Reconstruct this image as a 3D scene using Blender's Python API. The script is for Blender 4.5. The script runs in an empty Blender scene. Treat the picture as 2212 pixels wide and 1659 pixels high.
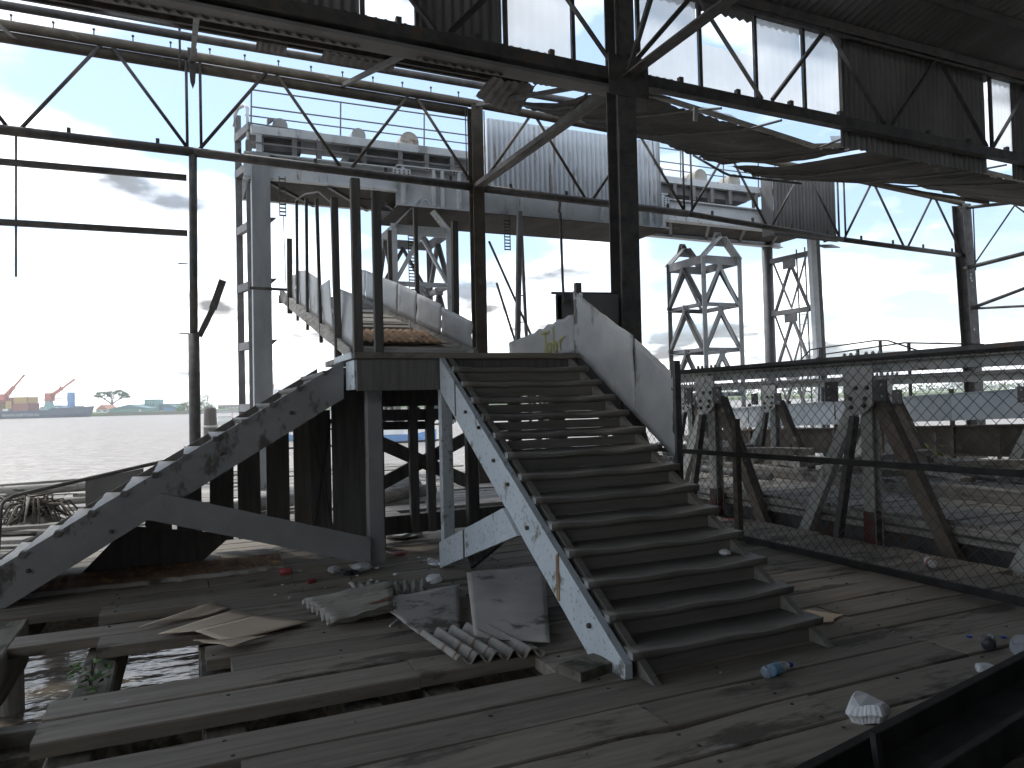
import bpy, math, random
from mathutils import Vector, Matrix, noise

sc = bpy.context.scene
col = sc.collection
RND = random.Random(11)
rad = math.radians

# ------------------------------------------------------------------ camera
BETA = math.atan(707 / 1600)
PITCH, ROLL = rad(1.32), rad(1.43)
EYE = Vector((0, 0, 1.65))
fw = Vector((math.sin(BETA) * math.cos(PITCH), math.cos(BETA) * math.cos(PITCH), math.sin(PITCH)))
r0 = Vector((math.cos(BETA), -math.sin(BETA), 0))
u0 = r0.cross(fw)
rt = r0 * math.cos(ROLL) - u0 * math.sin(ROLL)
up = r0 * math.sin(ROLL) + u0 * math.cos(ROLL)
cam = bpy.data.cameras.new('camera')
cam.sensor_width = 36
cam.lens = 36 * 1600 / 2212
cam.clip_start, cam.clip_end = 0.05, 5000
camo = bpy.data.objects.new('camera', cam)
camo.matrix_world = Matrix(((rt.x, up.x, -fw.x, EYE.x), (rt.y, up.y, -fw.y, EYE.y), (rt.z, up.z, -fw.z, EYE.z), (0, 0, 0, 1)))
col.objects.link(camo)
sc.camera = camo

# ------------------------------------------------------------------ sky, sun, exposure
SUN_EL, SUN_AZ = rad(56), rad(-28)        # azimuth from +Y towards +X: beyond the river, a little left
sc.view_settings.view_transform = 'Standard'
sc.view_settings.look = 'None'
sc.view_settings.gamma = 1
sc.view_settings.exposure = 1.98
world = bpy.data.worlds.new('World')
sc.world = world
world.use_nodes = True
nt = world.node_tree
nt.nodes.clear()
def wn(t, **k):
    n = nt.nodes.new(t)
    for a, b in k.items():
        setattr(n, a, b)
    return n
wout = wn('ShaderNodeOutputWorld'); wbg = wn('ShaderNodeBackground')
wsky = wn('ShaderNodeTexSky', sky_type='NISHITA', sun_disc=False, sun_elevation=SUN_EL, sun_rotation=SUN_AZ,
          air_density=1.0, dust_density=0.6, ozone_density=1.0)
wtc = wn('ShaderNodeTexCoord'); wsep = wn('ShaderNodeSeparateXYZ')
nt.links.new(wtc.outputs['Generated'], wsep.inputs[0])
wadd = wn('ShaderNodeMath', operation='ADD'); wadd.inputs[1].default_value = 0.22
wabs = wn('ShaderNodeMath', operation='ABSOLUTE')
nt.links.new(wsep.outputs['Z'], wabs.inputs[0]); nt.links.new(wabs.outputs[0], wadd.inputs[0])
wdx = wn('ShaderNodeMath', operation='DIVIDE'); wdy = wn('ShaderNodeMath', operation='DIVIDE')
nt.links.new(wsep.outputs['X'], wdx.inputs[0]); nt.links.new(wadd.outputs[0], wdx.inputs[1])
nt.links.new(wsep.outputs['Y'], wdy.inputs[0]); nt.links.new(wadd.outputs[0], wdy.inputs[1])
wcmb = wn('ShaderNodeCombineXYZ')
nt.links.new(wdx.outputs[0], wcmb.inputs[0]); nt.links.new(wdy.outputs[0], wcmb.inputs[1]); wcmb.inputs[2].default_value = 15.4
wno = wn('ShaderNodeTexNoise'); wno.inputs['Scale'].default_value = 1.15; wno.inputs['Detail'].default_value = 9; wno.inputs['Roughness'].default_value = 0.52
nt.links.new(wcmb.outputs[0], wno.inputs['Vector'])
wrp = wn('ShaderNodeValToRGB'); wrp.color_ramp.elements[0].position = 0.45; wrp.color_ramp.elements[1].position = 0.62
nt.links.new(wno.outputs['Fac'], wrp.inputs[0])
wno2 = wn('ShaderNodeTexNoise'); wno2.inputs['Scale'].default_value = 2.3; wno2.inputs['Detail'].default_value = 6
nt.links.new(wcmb.outputs[0], wno2.inputs['Vector'])
wrp2 = wn('ShaderNodeValToRGB')
wrp2.color_ramp.elements[0].position = 0.36; wrp2.color_ramp.elements[0].color = (2.75, 2.85, 2.95, 1)
wrp2.color_ramp.elements[1].position = 0.66; _e = wrp2.color_ramp.elements.new(0.52); _e.color = (3.15, 3.2, 3.3, 1); wrp2.color_ramp.elements[1].color = (9.6, 9.6, 9.6, 1)
nt.links.new(wno2.outputs['Fac'], wrp2.inputs[0])
wmix = wn('ShaderNodeMix', data_type='RGBA')
wlow = wn('ShaderNodeMapRange'); wlow.inputs['From Min'].default_value = 0.02; wlow.inputs['From Max'].default_value = 0.20; wlow.inputs['To Min'].default_value = 0.8; wlow.inputs['To Max'].default_value = 0.0
nt.links.new(wsep.outputs['Z'], wlow.inputs['Value'])
wmax = wn('ShaderNodeMath', operation='MAXIMUM')
nt.links.new(wrp.outputs['Color'], wmax.inputs[0]); nt.links.new(wlow.outputs[0], wmax.inputs[1])
nt.links.new(wmax.outputs[0], wmix.inputs['Factor'])
wpale = wn('ShaderNodeMix', data_type='RGBA'); wpale.inputs['Factor'].default_value = 0.65; wpale.inputs['B'].default_value = (1.35, 1.8, 2.35, 1)
nt.links.new(wsky.outputs['Color'], wpale.inputs['A']); nt.links.new(wpale.outputs['Result'], wmix.inputs['A']); nt.links.new(wrp2.outputs['Color'], wmix.inputs['B'])
nt.links.new(wmix.outputs['Result'], wbg.inputs['Color'])
wbg.inputs['Strength'].default_value = 0.095
nt.links.new(wbg.outputs[0], wout.inputs[0])
sun = bpy.data.lights.new('sun', 'SUN')
sun.energy = 0.9; sun.angle = rad(11); sun.color = (1.0, 0.96, 0.9)
suno = bpy.data.objects.new('sun', sun)
sd = Vector((math.sin(SUN_AZ) * math.cos(SUN_EL), math.cos(SUN_AZ) * math.cos(SUN_EL), math.sin(SUN_EL)))
suno.rotation_euler = sd.to_track_quat('Z', 'Y').to_euler()
suno.location = (0, 0, 40)
col.objects.link(suno)

# ------------------------------------------------------------------ materials
MATS = {}
def mat(name, c1, c2, scale=3.0, stretch=(1, 1, 1), rough=0.75, metal=0.0, bump=0.25, spot=None, spot2=None, detail=8, vary=0.25, spec=0.35, lo=0.3, hi=0.7):
    """two-tone noise colour, optional stains: spot=(colour, scale, threshold, stretch)"""
    m = bpy.data.materials.new(name); m.use_nodes = True
    t = m.node_tree; N = t.nodes; L = t.links; b = N['Principled BSDF']
    tc = N.new('ShaderNodeTexCoord'); oi = N.new('ShaderNodeObjectInfo')
    mul = N.new('ShaderNodeMath'); mul.operation = 'MULTIPLY'; mul.inputs[1].default_value = 53.0
    L.new(oi.outputs['Random'], mul.inputs[0])
    va = N.new('ShaderNodeVectorMath'); va.operation = 'ADD'
    L.new(tc.outputs['Object'], va.inputs[0]); L.new(mul.outputs[0], va.inputs[1])
    mp = N.new('ShaderNodeMapping'); mp.inputs['Scale'].default_value = stretch
    L.new(va.outputs[0], mp.inputs[0])
    no = N.new('ShaderNodeTexNoise'); no.inputs['Scale'].default_value = scale; no.inputs['Detail'].default_value = detail
    no.inputs['Roughness'].default_value = 0.62
    L.new(mp.outputs[0], no.inputs['Vector'])
    rp = N.new('ShaderNodeValToRGB')
    rp.color_ramp.elements[0].position = lo; rp.color_ramp.elements[0].color = (*c1, 1)
    rp.color_ramp.elements[1].position = hi; rp.color_ramp.elements[1].color = (*c2, 1)
    L.new(no.outputs['Fac'], rp.inputs[0])
    cur = rp.outputs['Color']
    for s in (spot, spot2):
        if not s: continue
        cs, ss, th, st = s
        mp2 = N.new('ShaderNodeMapping'); mp2.inputs['Scale'].default_value = st
        L.new(va.outputs[0], mp2.inputs[0])
        n2 = N.new('ShaderNodeTexNoise'); n2.inputs['Scale'].default_value = ss; n2.inputs['Detail'].default_value = 7; n2.inputs['Roughness'].default_value = 0.65
        L.new(mp2.outputs[0], n2.inputs['Vector'])
        r2 = N.new('ShaderNodeValToRGB'); r2.color_ramp.elements[0].position = th; r2.color_ramp.elements[1].position = th + 0.07
        L.new(n2.outputs['Fac'], r2.inputs[0])
        mx = N.new('ShaderNodeMix'); mx.data_type = 'RGBA'; mx.inputs['B'].default_value = (*cs, 1)
        L.new(r2.outputs['Color'], mx.inputs['Factor']); L.new(cur, mx.inputs['A'])
        cur = mx.outputs['Result']
    if vary:
        hs = N.new('ShaderNodeHueSaturation')
        mr = N.new('ShaderNodeMapRange'); mr.inputs['To Min'].default_value = 1 - vary; mr.inputs['To Max'].default_value = 1 + vary
        L.new(oi.outputs['Random'], mr.inputs['Value']); L.new(mr.outputs[0], hs.inputs['Value'])
        L.new(cur, hs.inputs['Color']); cur = hs.outputs['Color']
    L.new(cur, b.inputs['Base Color'])
    b.inputs['Roughness'].default_value = rough; b.inputs['Metallic'].default_value = metal
    b.inputs['Specular IOR Level'].default_value = spec
    if bump:
        bp = N.new('ShaderNodeBump'); bp.inputs['Strength'].default_value = bump; bp.inputs['Distance'].default_value = 0.02
        L.new(no.outputs['Fac'], bp.inputs['Height']); L.new(bp.outputs[0], b.inputs['Normal'])
    MATS[name] = m
    return m
def wood(name, a, c1, c2, **k):
    st = [14, 14, 14]; st[a] = 1.1
    return mat(name, c1, c2, scale=1.6, stretch=tuple(st), **k)
DK1, DK2 = (0.19, 0.166, 0.136), (0.32, 0.28, 0.228)
deckmat = wood('deck_wood', 0, DK1, DK2, rough=0.8, bump=0.22, vary=0.22, spot=((0.10, 0.085, 0.068), 1.1, 0.55, (0.8, 2.5, 2)), spot2=((0.33, 0.305, 0.265), 2.2, 0.63, (0.8, 3, 2)))
joistmat = wood('joist_wood', 1, (0.10, 0.09, 0.07), (0.24, 0.215, 0.17), rough=0.85, spot=((0.06, 0.06, 0.045), 2.5, 0.55, (1, 1, 1)))
oldx = wood('grey_wood_x', 0, (0.18, 0.17, 0.155), (0.40, 0.38, 0.345), rough=0.85, spot=((0.06, 0.055, 0.05), 2, 0.58, (1, 2, 2)))
oldy = wood('grey_wood_y', 1, (0.16, 0.152, 0.138), (0.38, 0.36, 0.325), rough=0.85, spot=((0.06, 0.055, 0.05), 2, 0.58, (2, 1, 2)))
oldz = wood('grey_wood_z', 2, (0.075, 0.07, 0.065), (0.17, 0.16, 0.145), rough=0.85)
stepmat = wood('step_wood', 0, (0.16, 0.15, 0.132), (0.25, 0.232, 0.208), rough=0.6, bump=0.15, vary=0.12, spec=0.45)
stepmat_y = wood('step_wood_y', 1, (0.13, 0.125, 0.12), (0.27, 0.26, 0.24), rough=0.55, bump=0.15, vary=0.12, spec=0.5)
darkwood = wood('dark_boards', 2, (0.12, 0.115, 0.108), (0.21, 0.20, 0.187), rough=0.85)
paint = mat('peeling_paint', (0.50, 0.56, 0.60), (0.62, 0.67, 0.70), scale=2.5, rough=0.6, bump=0.1, vary=0.06,
            spot=((0.20, 0.19, 0.16), 5.5, 0.58, (1, 1, 1)), spot2=((0.30, 0.31, 0.27), 26, 0.58, (1, 1, 1)))
greypaint = mat('grey_painted_timber', (0.235, 0.235, 0.235), (0.34, 0.34, 0.335), scale=2.0, rough=0.65, bump=0.12, vary=0.1,
                spot=((0.12, 0.11, 0.10), 3.2, 0.57, (1, 1, 0.6)))
steel = mat('dark_steel', (0.05, 0.048, 0.047), (0.13, 0.124, 0.118), scale=5, rough=0.65, bump=0.2, vary=0.15, spot=((0.14, 0.09, 0.06), 5, 0.59, (1, 1, 1)))
tubemat = mat('rusty_tube', (0.055, 0.047, 0.038), (0.13, 0.112, 0.085), scale=3, rough=0.75, bump=0.2, spot=((0.22, 0.205, 0.155), 4.5, 0.62, (0.5, 1, 1)))
sheetdark = mat('dark_sheeting', (0.15, 0.148, 0.145), (0.25, 0.245, 0.24), scale=1.3, stretch=(1, 0.4, 0.4), rough=0.8, bump=0.1, vary=0.1, spot=((0.17, 0.15, 0.125), 2.5, 0.66, (1, 1, 1)))
soffit = mat('dark_soffit_sheet', (0.055, 0.054, 0.052), (0.115, 0.11, 0.105), scale=1.3, stretch=(1, 0.4, 0.4), rough=0.95, bump=0.3, vary=0.1, spec=0.1, spot=((0.16, 0.135, 0.11), 2.5, 0.62, (1, 1, 1)))
steplit = wood('lit_step_edge', 0, (0.19, 0.174, 0.15), (0.31, 0.285, 0.25), rough=0.55, bump=0.1, vary=0.1, spec=0.45)  # step wood made paler: light along the nosings painted into the colour
clad = mat('grey_blue_cladding', (0.60, 0.66, 0.72), (0.68, 0.73, 0.78), scale=1.2, stretch=(1, 1, 0.5), rough=0.55, bump=0.0, vary=0.05, spot=((0.40, 0.36, 0.32), 2.5, 0.58, (3, 1, 0.35)))
clad2 = mat('grimy_cladding', (0.10, 0.10, 0.10), (0.18, 0.175, 0.17), scale=2, stretch=(1, 1, 0.25), rough=0.6, bump=0.03, vary=0.05)
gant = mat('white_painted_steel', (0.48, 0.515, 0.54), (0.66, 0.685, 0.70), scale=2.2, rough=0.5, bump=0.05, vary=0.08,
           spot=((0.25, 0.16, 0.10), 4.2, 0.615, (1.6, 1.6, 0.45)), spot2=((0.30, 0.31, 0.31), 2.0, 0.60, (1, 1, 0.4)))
gantmid = mat('grey_weathered_leg_paint', (0.24, 0.265, 0.285), (0.36, 0.385, 0.40), scale=1.6, stretch=(2, 2, .5), rough=0.6, bump=0.05, vary=0.05, spot=((0.16, 0.13, 0.105), 3.5, 0.66, (2, 2, 0.4)))
gantdk = mat('shade_toned_steel', (0.13, 0.13, 0.135), (0.24, 0.24, 0.24), scale=2.6, rough=0.65, bump=0.05, spot=((0.2, 0.12, 0.07), 4, 0.64, (1, 1, 0.5)))  # dark steel tone; also paints shade onto rear and inner gantry members
galv = mat('galvanised_sheet', (0.26, 0.265, 0.265), (0.40, 0.405, 0.40), scale=1.6, rough=0.5, metal=0.15, bump=0.06, vary=0.1,
           spot=((0.19, 0.17, 0.145), 2.4, 0.6, (1, 1, 0.5)), spot2=((0.27, 0.16, 0.09), 5, 0.72, (1, 1, 1)))
rustsheet = mat('rusted_sheet', (0.15, 0.08, 0.045), (0.42, 0.27, 0.15), scale=6, rough=0.85, bump=0.4, vary=0.1, spot=((0.58, 0.46, 0.29), 7, 0.60, (1, 1, 1)), spot2=((0.05, 0.04, 0.035), 4, 0.62, (1, 1, 1)))
rustgird = mat('rust_streaked_plate', (0.16, 0.10, 0.065), (0.44, 0.27, 0.16), scale=5, rough=0.85, bump=0.4, vary=0.05, spot=((0.55, 0.33, 0.16), 9, 0.56, (1, 0.5, 1)), spot2=((0.55, 0.51, 0.43), 16, 0.60, (1, 1, 1)))
debris = mat('dirty_flat_sheet', (0.33, 0.305, 0.275), (0.50, 0.47, 0.43), scale=1.8, rough=0.65, bump=0.1, vary=0.05, spot=((0.10, 0.085, 0.07), 2.2, 0.55, (1, 1, 1)), spot2=((0.16, 0.13, 0.10), 9, 0.66, (1, 1, 1)))
fibre = mat('mossy_corrugated_sheet', (0.26, 0.25, 0.22), (0.47, 0.45, 0.40), scale=3, rough=0.85, bump=0.25, vary=0.08, spot=((0.17, 0.09, 0.06), 2, 0.56, (0.6, 9, 1)), spot2=((0.30, 0.30, 0.13), 3.3, 0.66, (1, 1, 1)))
cardm = mat('cardboard', (0.56, 0.45, 0.33), (0.66, 0.54, 0.41), scale=1.5, rough=0.85, bump=0.04, vary=0.05, spot=((0.48, 0.38, 0.28), 3, 0.66, (1, 1, 1)))
whitep = mat('white_plastic', (0.68, 0.69, 0.68), (0.8, 0.8, 0.79), scale=4, rough=0.4, bump=0.03, vary=0.05)
redp = mat('red_print', (0.26, 0.04, 0.045), (0.36, 0.07, 0.07), scale=4, rough=0.45, bump=0.0, vary=0.1)
bluep = mat('blue_plastic', (0.02, 0.05, 0.32), (0.04, 0.09, 0.45), scale=3, rough=0.35, bump=0, vary=0.1)
lblue = mat('pale_blue_label', (0.16, 0.33, 0.50), (0.22, 0.42, 0.6), scale=3, rough=0.45, bump=0, vary=0.05)
blacksteel = mat('blackened_steel', (0.02, 0.019, 0.018), (0.05, 0.047, 0.044), scale=5, rough=0.85, bump=0.15, vary=0.1, spec=0.2)
blackp = mat('black_plastic', (0.015, 0.015, 0.018), (0.04, 0.04, 0.045), scale=4, rough=0.35, bump=0.05)
rubbish = mat('crumpled_plastic', (0.42, 0.43, 0.44), (0.62, 0.63, 0.63), scale=8, rough=0.35, bump=0.3, vary=0.15)
leafm = mat('leaf_green', (0.035, 0.085, 0.015), (0.11, 0.20, 0.03), scale=6, rough=0.55, bump=0, vary=0.35)
leafy = mat('leaf_yellow_green', (0.12, 0.20, 0.02), (0.25, 0.33, 0.05), scale=6, rough=0.55, bump=0, vary=0.3)
barkm = mat('bark', (0.07, 0.06, 0.05), (0.16, 0.14, 0.11), scale=4, rough=0.9)
yellowpaint = mat('yellow_graffiti', (0.36, 0.33, 0.06), (0.48, 0.43, 0.10), scale=14, rough=0.7, bump=0, vary=0)
redlead = mat('red_lead_paint', (0.13, 0.035, 0.035), (0.20, 0.06, 0.055), scale=3, rough=0.8, spot=((0.12, 0.115, 0.105), 4, 0.5, (1, 1, 1)))
wire = mat('fence_wire', (0.03, 0.028, 0.026), (0.06, 0.055, 0.05), scale=8, rough=0.6, bump=0)
bridgepaint = mat('cream_bridge_paint', (0.33, 0.34, 0.32), (0.52, 0.52, 0.48), scale=3, rough=0.65, bump=0.1, vary=0.1, spot=((0.17, 0.11, 0.075), 3.2, 0.60, (1.5, 1.5, 0.6)), spot2=((0.10, 0.095, 0.085), 5.5, 0.63, (1, 1, 1)))
browng = mat('rusty_brown_girder', (0.10, 0.08, 0.065), (0.21, 0.175, 0.14), scale=2.2, rough=0.8, spot=((0.33, 0.32, 0.22), 3, 0.62, (1, 1, 1)))
parap = mat('weathered_pale_blue_parapet', (0.50, 0.54, 0.57), (0.64, 0.67, 0.69), scale=2.2, rough=0.6, bump=0.05, spot=((0.42, 0.44, 0.45), 2.5, 0.60, (1, 1, 0.5)))
# far shore
def flat(name, c, rough=0.7):
    return mat(name, tuple(x * 0.88 for x in c), tuple(min(1, x * 1.1) for x in c), scale=0.6, rough=rough, bump=0, vary=0.05)
far_hull = flat('hull_slate', (0.10, 0.12, 0.14)); far_green = flat('green_cladding', (0.20, 0.33, 0.30)); far_dgreen = flat('dark_green_roof', (0.12, 0.20, 0.21))
far_white = flat('white_render', (0.62, 0.62, 0.60)); far_blue = flat('blue_cladding', (0.16, 0.27, 0.42)); far_red = flat('crane_red', (0.45, 0.17, 0.12))
far_tile = flat('clay_tile', (0.40, 0.20, 0.13)); far_yel = flat('ochre_container', (0.42, 0.30, 0.12)); far_brn = flat('brown_container', (0.27, 0.12, 0.09))
far_teal = flat('teal_roof', (0.30, 0.39, 0.42)); far_grey = flat('grey_concrete', (0.33, 0.34, 0.34)); far_glass = flat('dark_glazing', (0.09, 0.12, 0.14), 0.2)
far_wall = flat('mossy_quay', (0.16, 0.17, 0.11)); far_dk = flat('far_dark', (0.05, 0.05, 0.05)); far_cyan = flat('bright_blue_tank', (0.16, 0.28, 0.50))
grassm = mat('far_grass', (0.12, 0.16, 0.06), (0.20, 0.24, 0.10), scale=0.3, rough=0.9, bump=0, vary=0)
def special(name, base, rough, trans=0.0, ior=1.45, alpha=1.0, translucent=0.0):
    m = bpy.data.materials.new(name); m.use_nodes = True
    b = m.node_tree.nodes['Principled BSDF']
    N = m.node_tree.nodes; L = m.node_tree.links
    no = N.new('ShaderNodeTexNoise'); no.inputs['Scale'].default_value = 3
    tc = N.new('ShaderNodeTexCoord'); L.new(tc.outputs['Object'], no.inputs['Vector'])
    rp = N.new('ShaderNodeValToRGB'); rp.color_ramp.elements[0].color = (*[x * 0.85 for x in base], 1); rp.color_ramp.elements[1].color = (*base, 1)
    L.new(no.outputs['Fac'], rp.inputs[0]); L.new(rp.outputs[0], b.inputs['Base Color'])
    b.inputs['Roughness'].default_value = rough; b.inputs['Transmission Weight'].default_value = trans; b.inputs['IOR'].default_value = ior
    if translucent:
        tr = N.new('ShaderNodeBsdfTranslucent'); L.new(rp.outputs[0], tr.inputs['Color'])
        mx = N.new('ShaderNodeMixShader'); mx.inputs[0].default_value = translucent
        L.new(b.outputs[0], mx.inputs[1]); L.new(tr.outputs[0], mx.inputs[2]); L.new(mx.outputs[0], N['Material Output'].inputs[0])
    return m
clearp = special('clear_plastic', (0.85, 0.9, 0.95), 0.12, trans=0.75, ior=1.25)
transl = special('translucent_sheet', (0.93, 0.95, 0.95), 0.4, translucent=0.9)
_t = transl.node_tree; _o = _t.nodes['Material Output']; _m = _t.nodes.new('ShaderNodeMixShader'); _p = _t.nodes.new('ShaderNodeBsdfTransparent'); _m.inputs[0].default_value = 0.45
_l = _o.inputs[0].links[0].from_socket; _t.links.new(_l, _m.inputs[1]); _t.links.new(_p.outputs[0], _m.inputs[2]); _t.links.new(_m.outputs[0], _o.inputs[0])
# water
wm = bpy.data.materials.new('river_water'); wm.use_nodes = True
t = wm.node_tree; b = t.nodes['Principled BSDF']
b.inputs['Base Color'].default_value = (0.21, 0.175, 0.13, 1); b.inputs['Roughness'].default_value = 0.14; b.inputs['IOR'].default_value = 1.33
tc = t.nodes.new('ShaderNodeTexCoord')
last = None
for sc_, st, di, stg in ((0.55, (1, 2.4, 1), 0.6, 1.0), (0.08, (1, 3.0, 1), 1.6, 0.5), (3.0, (1, 1.6, 1), 0.06, 0.6)):
    mp = t.nodes.new('ShaderNodeMapping'); mp.inputs['Scale'].default_value = st; mp.inputs['Rotation'].default_value = (0, 0, BETA)
    t.links.new(tc.outputs['Object'], mp.inputs[0])
    no = t.nodes.new('ShaderNodeTexNoise'); no.inputs['Scale'].default_value = sc_; no.inputs['Detail'].default_value = 4
    t.links.new(mp.outputs[0], no.inputs['Vector'])
    bp = t.nodes.new('ShaderNodeBump'); bp.inputs['Strength'].default_value = stg; bp.inputs['Distance'].default_value = di
    t.links.new(no.outputs['Fac'], bp.inputs['Height'])
    if last: t.links.new(last.outputs[0], bp.inputs['Normal'])
    last = bp
t.nodes.remove(b)
wd_ = t.nodes.new('ShaderNodeBsdfDiffuse'); wg_ = t.nodes.new('ShaderNodeBsdfGlossy'); wf_ = t.nodes.new('ShaderNodeFresnel'); wx_ = t.nodes.new('ShaderNodeMixShader'); wk_ = t.nodes.new('ShaderNodeMath')
wd_.inputs['Color'].default_value = (0.23, 0.195, 0.15, 1); wg_.inputs['Roughness'].default_value = 0.22; wg_.inputs['Color'].default_value = (0.95, 0.96, 1, 1)
wf_.inputs['IOR'].default_value = 1.33; wk_.operation = 'MINIMUM'; wk_.inputs[1].default_value = 0.31
t.links.new(last.outputs[0], wd_.inputs['Normal']); t.links.new(last.outputs[0], wg_.inputs['Normal']); t.links.new(last.outputs[0], wf_.inputs['Normal'])
t.links.new(wf_.outputs[0], wk_.inputs[0]); t.links.new(wk_.outputs[0], wx_.inputs[0]); t.links.new(wd_.outputs[0], wx_.inputs[1]); t.links.new(wg_.outputs[0], wx_.inputs[2])
t.links.new(wx_.outputs[0], t.nodes['Material Output'].inputs[0])

# ------------------------------------------------------------------ mesh helpers
def V(*a): return Vector(a)
class MB:
    def __init__(s): s.v = []; s.f = []
    def add(s, vs, fs):
        o = len(s.v); s.v += [tuple(p) for p in vs]; s.f += [tuple(i + o for i in q) for q in fs]; return s
    def box(s, x0, x1, y0, y1, z0, z1):
        return s.add([(x0, y0, z0), (x1, y0, z0), (x1, y1, z0), (x0, y1, z0), (x0, y0, z1), (x1, y0, z1), (x1, y1, z1), (x0, y1, z1)],
                     [(3, 2, 1, 0), (4, 5, 6, 7), (0, 1, 5, 4), (1, 2, 6, 5), (2, 3, 7, 6), (3, 0, 4, 7)])
    def loft(s, rings, cap=True, close=True):
        n = len(rings[0]); vs = [p for r in rings for p in r]; fs = []
        for i in range(len(rings) - 1):
            for j in range(n if close else n - 1):
                k = (j + 1) % n
                fs.append((i * n + j, i * n + k, (i + 1) * n + k, (i + 1) * n + j))
        if cap:
            fs.append(tuple(range(n - 1, -1, -1))); m = (len(rings) - 1) * n; fs.append(tuple(range(m, m + n)))
        return s.add(vs, fs)
    def frame(s, d, upv):
        d = d.normalized(); a = d.cross(Vector(upv))
        if a.length < 1e-4: a = d.cross(Vector((1, 0, 0)))
        a.normalize(); return a, a.cross(d)
    def beam(s, p0, p1, w, h, upv=(0, 0, 1), ch=0.0, seg=1, jit=0.0):
        """rectangular bar; w across, h in the up direction; ch = chamfer; seg/jit = uneven edges"""
        p0, p1 = Vector(p0), Vector(p1); a, u = s.frame(p1 - p0, upv); w /= 2; h /= 2
        if ch: sec = [(w, h - ch), (w - ch, h), (-w + ch, h), (-w, h - ch), (-w, -h + ch), (-w + ch, -h), (w - ch, -h), (w, -h + ch)]
        else: sec = [(w, h), (-w, h), (-w, -h), (w, -h)]
        rings = []
        for i in range(seg + 1):
            c = p0.lerp(p1, i / seg)
            ja, jb = (RND.uniform(-jit, jit), RND.uniform(-jit, jit)) if jit else (0, 0)
            rings.append([c + a * (x + ja * (1 if x > 0 else -.6)) + u * (y + jb * 0.5) for x, y in sec])
        return s.loft(rings)
    def tube(s, pts, r, n=8, r1=None):
        pts = [Vector(p) for p in pts]; rings = []
        r1 = r if r1 is None else r1
        for i, p in enumerate(pts):
            d = pts[min(i + 1, len(pts) - 1)] - pts[max(i - 1, 0)]
            a, u = s.frame(d, (0, 0, 1) if abs(d.normalized().z) < 0.95 else (1, 0, 0))
            rr = r + (r1 - r) * i / max(1, len(pts) - 1)
            rings.append([p + a * math.cos(2 * math.pi * j / n) * rr + u * math.sin(2 * math.pi * j / n) * rr for j in range(n)])
        return s.loft(rings)
    def prism(s, poly, ax, t0, t1):
        """polygon extruded along axis ax: 'X' poly=(y,z), 'Y' poly=(x,z), 'Z' poly=(x,y)"""
        f = {'X': lambda p, t: (t, p[0], p[1]), 'Y': lambda p, t: (p[0], t, p[1]), 'Z': lambda p, t: (p[0], p[1], t)}[ax]
        return s.loft([[f(p, t0) for p in poly], [f(p, t1) for p in poly]])
    def hbeam(s, p0, p1, w, h, tf=0.018, tw=0.014, upv=(0, 0, 1)):
        p0, p1 = Vector(p0), Vector(p1); a, u = s.frame(p1 - p0, upv); w /= 2; h /= 2; k = tw / 2
        sec = [(-w, -h), (w, -h), (w, -h + tf), (k, -h + tf), (k, h - tf), (w, h - tf), (w, h), (-w, h), (-w, h - tf), (-k, h - tf), (-k, -h + tf), (-w, -h + tf)]
        return s.loft([[p0 + a * x + u * y for x, y in sec], [p1 + a * x + u * y for x, y in sec]])
    def angle(s, p0, p1, w, upv=(0, 0, 1), t=0.012):
        p0, p1 = Vector(p0), Vector(p1); a, u = s.frame(p1 - p0, upv)
        sec = [(0, 0), (w, 0), (w, t), (t, t), (t, w), (0, w)]
        return s.loft([[p0 + a * (x - w / 2) + u * (y - w / 2) for x, y in sec], [p1 + a * (x - w / 2) + u * (y - w / 2) for x, y in sec]])
    def sheet(s, fn, nu, nv, th=0.004):
        """thin sheet from fn(u,v)->Vector with u,v in 0..1, given real thickness"""
        P = [[Vector(fn(i / nu, j / nv)) for j in range(nv + 1)] for i in range(nu + 1)]
        vs = []; 
        for i in range(nu + 1):
            for j in range(nv + 1):
                du = P[min(i + 1, nu)][j] - P[max(i - 1, 0)][j]; dv = P[i][min(j + 1, nv)] - P[i][max(j - 1, 0)]
                n = du.cross(dv); n = n.normalized() if n.length > 1e-9 else Vector((0, 0, 1))
                vs.append(P[i][j] + n * th / 2); vs.append(P[i][j] - n * th / 2)
        I = lambda i, j, k: (i * (nv + 1) + j) * 2 + k
        fs = []
        for i in range(nu):
            for j in range(nv):
                fs.append((I(i, j, 0), I(i + 1, j, 0), I(i + 1, j + 1, 0), I(i, j + 1, 0)))
                fs.append((I(i, j + 1, 1), I(i + 1, j + 1, 1), I(i + 1, j, 1), I(i, j, 1)))
        for i in range(nu):
            fs.append((I(i, 0, 1), I(i + 1, 0, 1), I(i + 1, 0, 0), I(i, 0, 0))); fs.append((I(i, nv, 0), I(i + 1, nv, 0), I(i + 1, nv, 1), I(i, nv, 1)))
        for j in range(nv):
            fs.append((I(0, j, 0), I(0, j + 1, 0), I(0, j + 1, 1), I(0, j, 1))); fs.append((I(nu, j, 1), I(nu, j + 1, 1), I(nu, j + 1, 0), I(nu, j, 0)))
        return s.add(vs, fs)
    def lathe(s, prof, n=14, o=(0, 0, 0), d=(0, 0, 1)):
        o = Vector(o); d = Vector(d).normalized(); a, u = s.frame(d, (0, 0, 1) if abs(d.z) < .9 else (1, 0, 0))
        return s.loft([[o + d * z + (a * math.cos(2 * math.pi * j / n) + u * math.sin(2 * math.pi * j / n)) * max(r, 1e-4) for j in range(n)] for r, z in prof])
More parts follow.
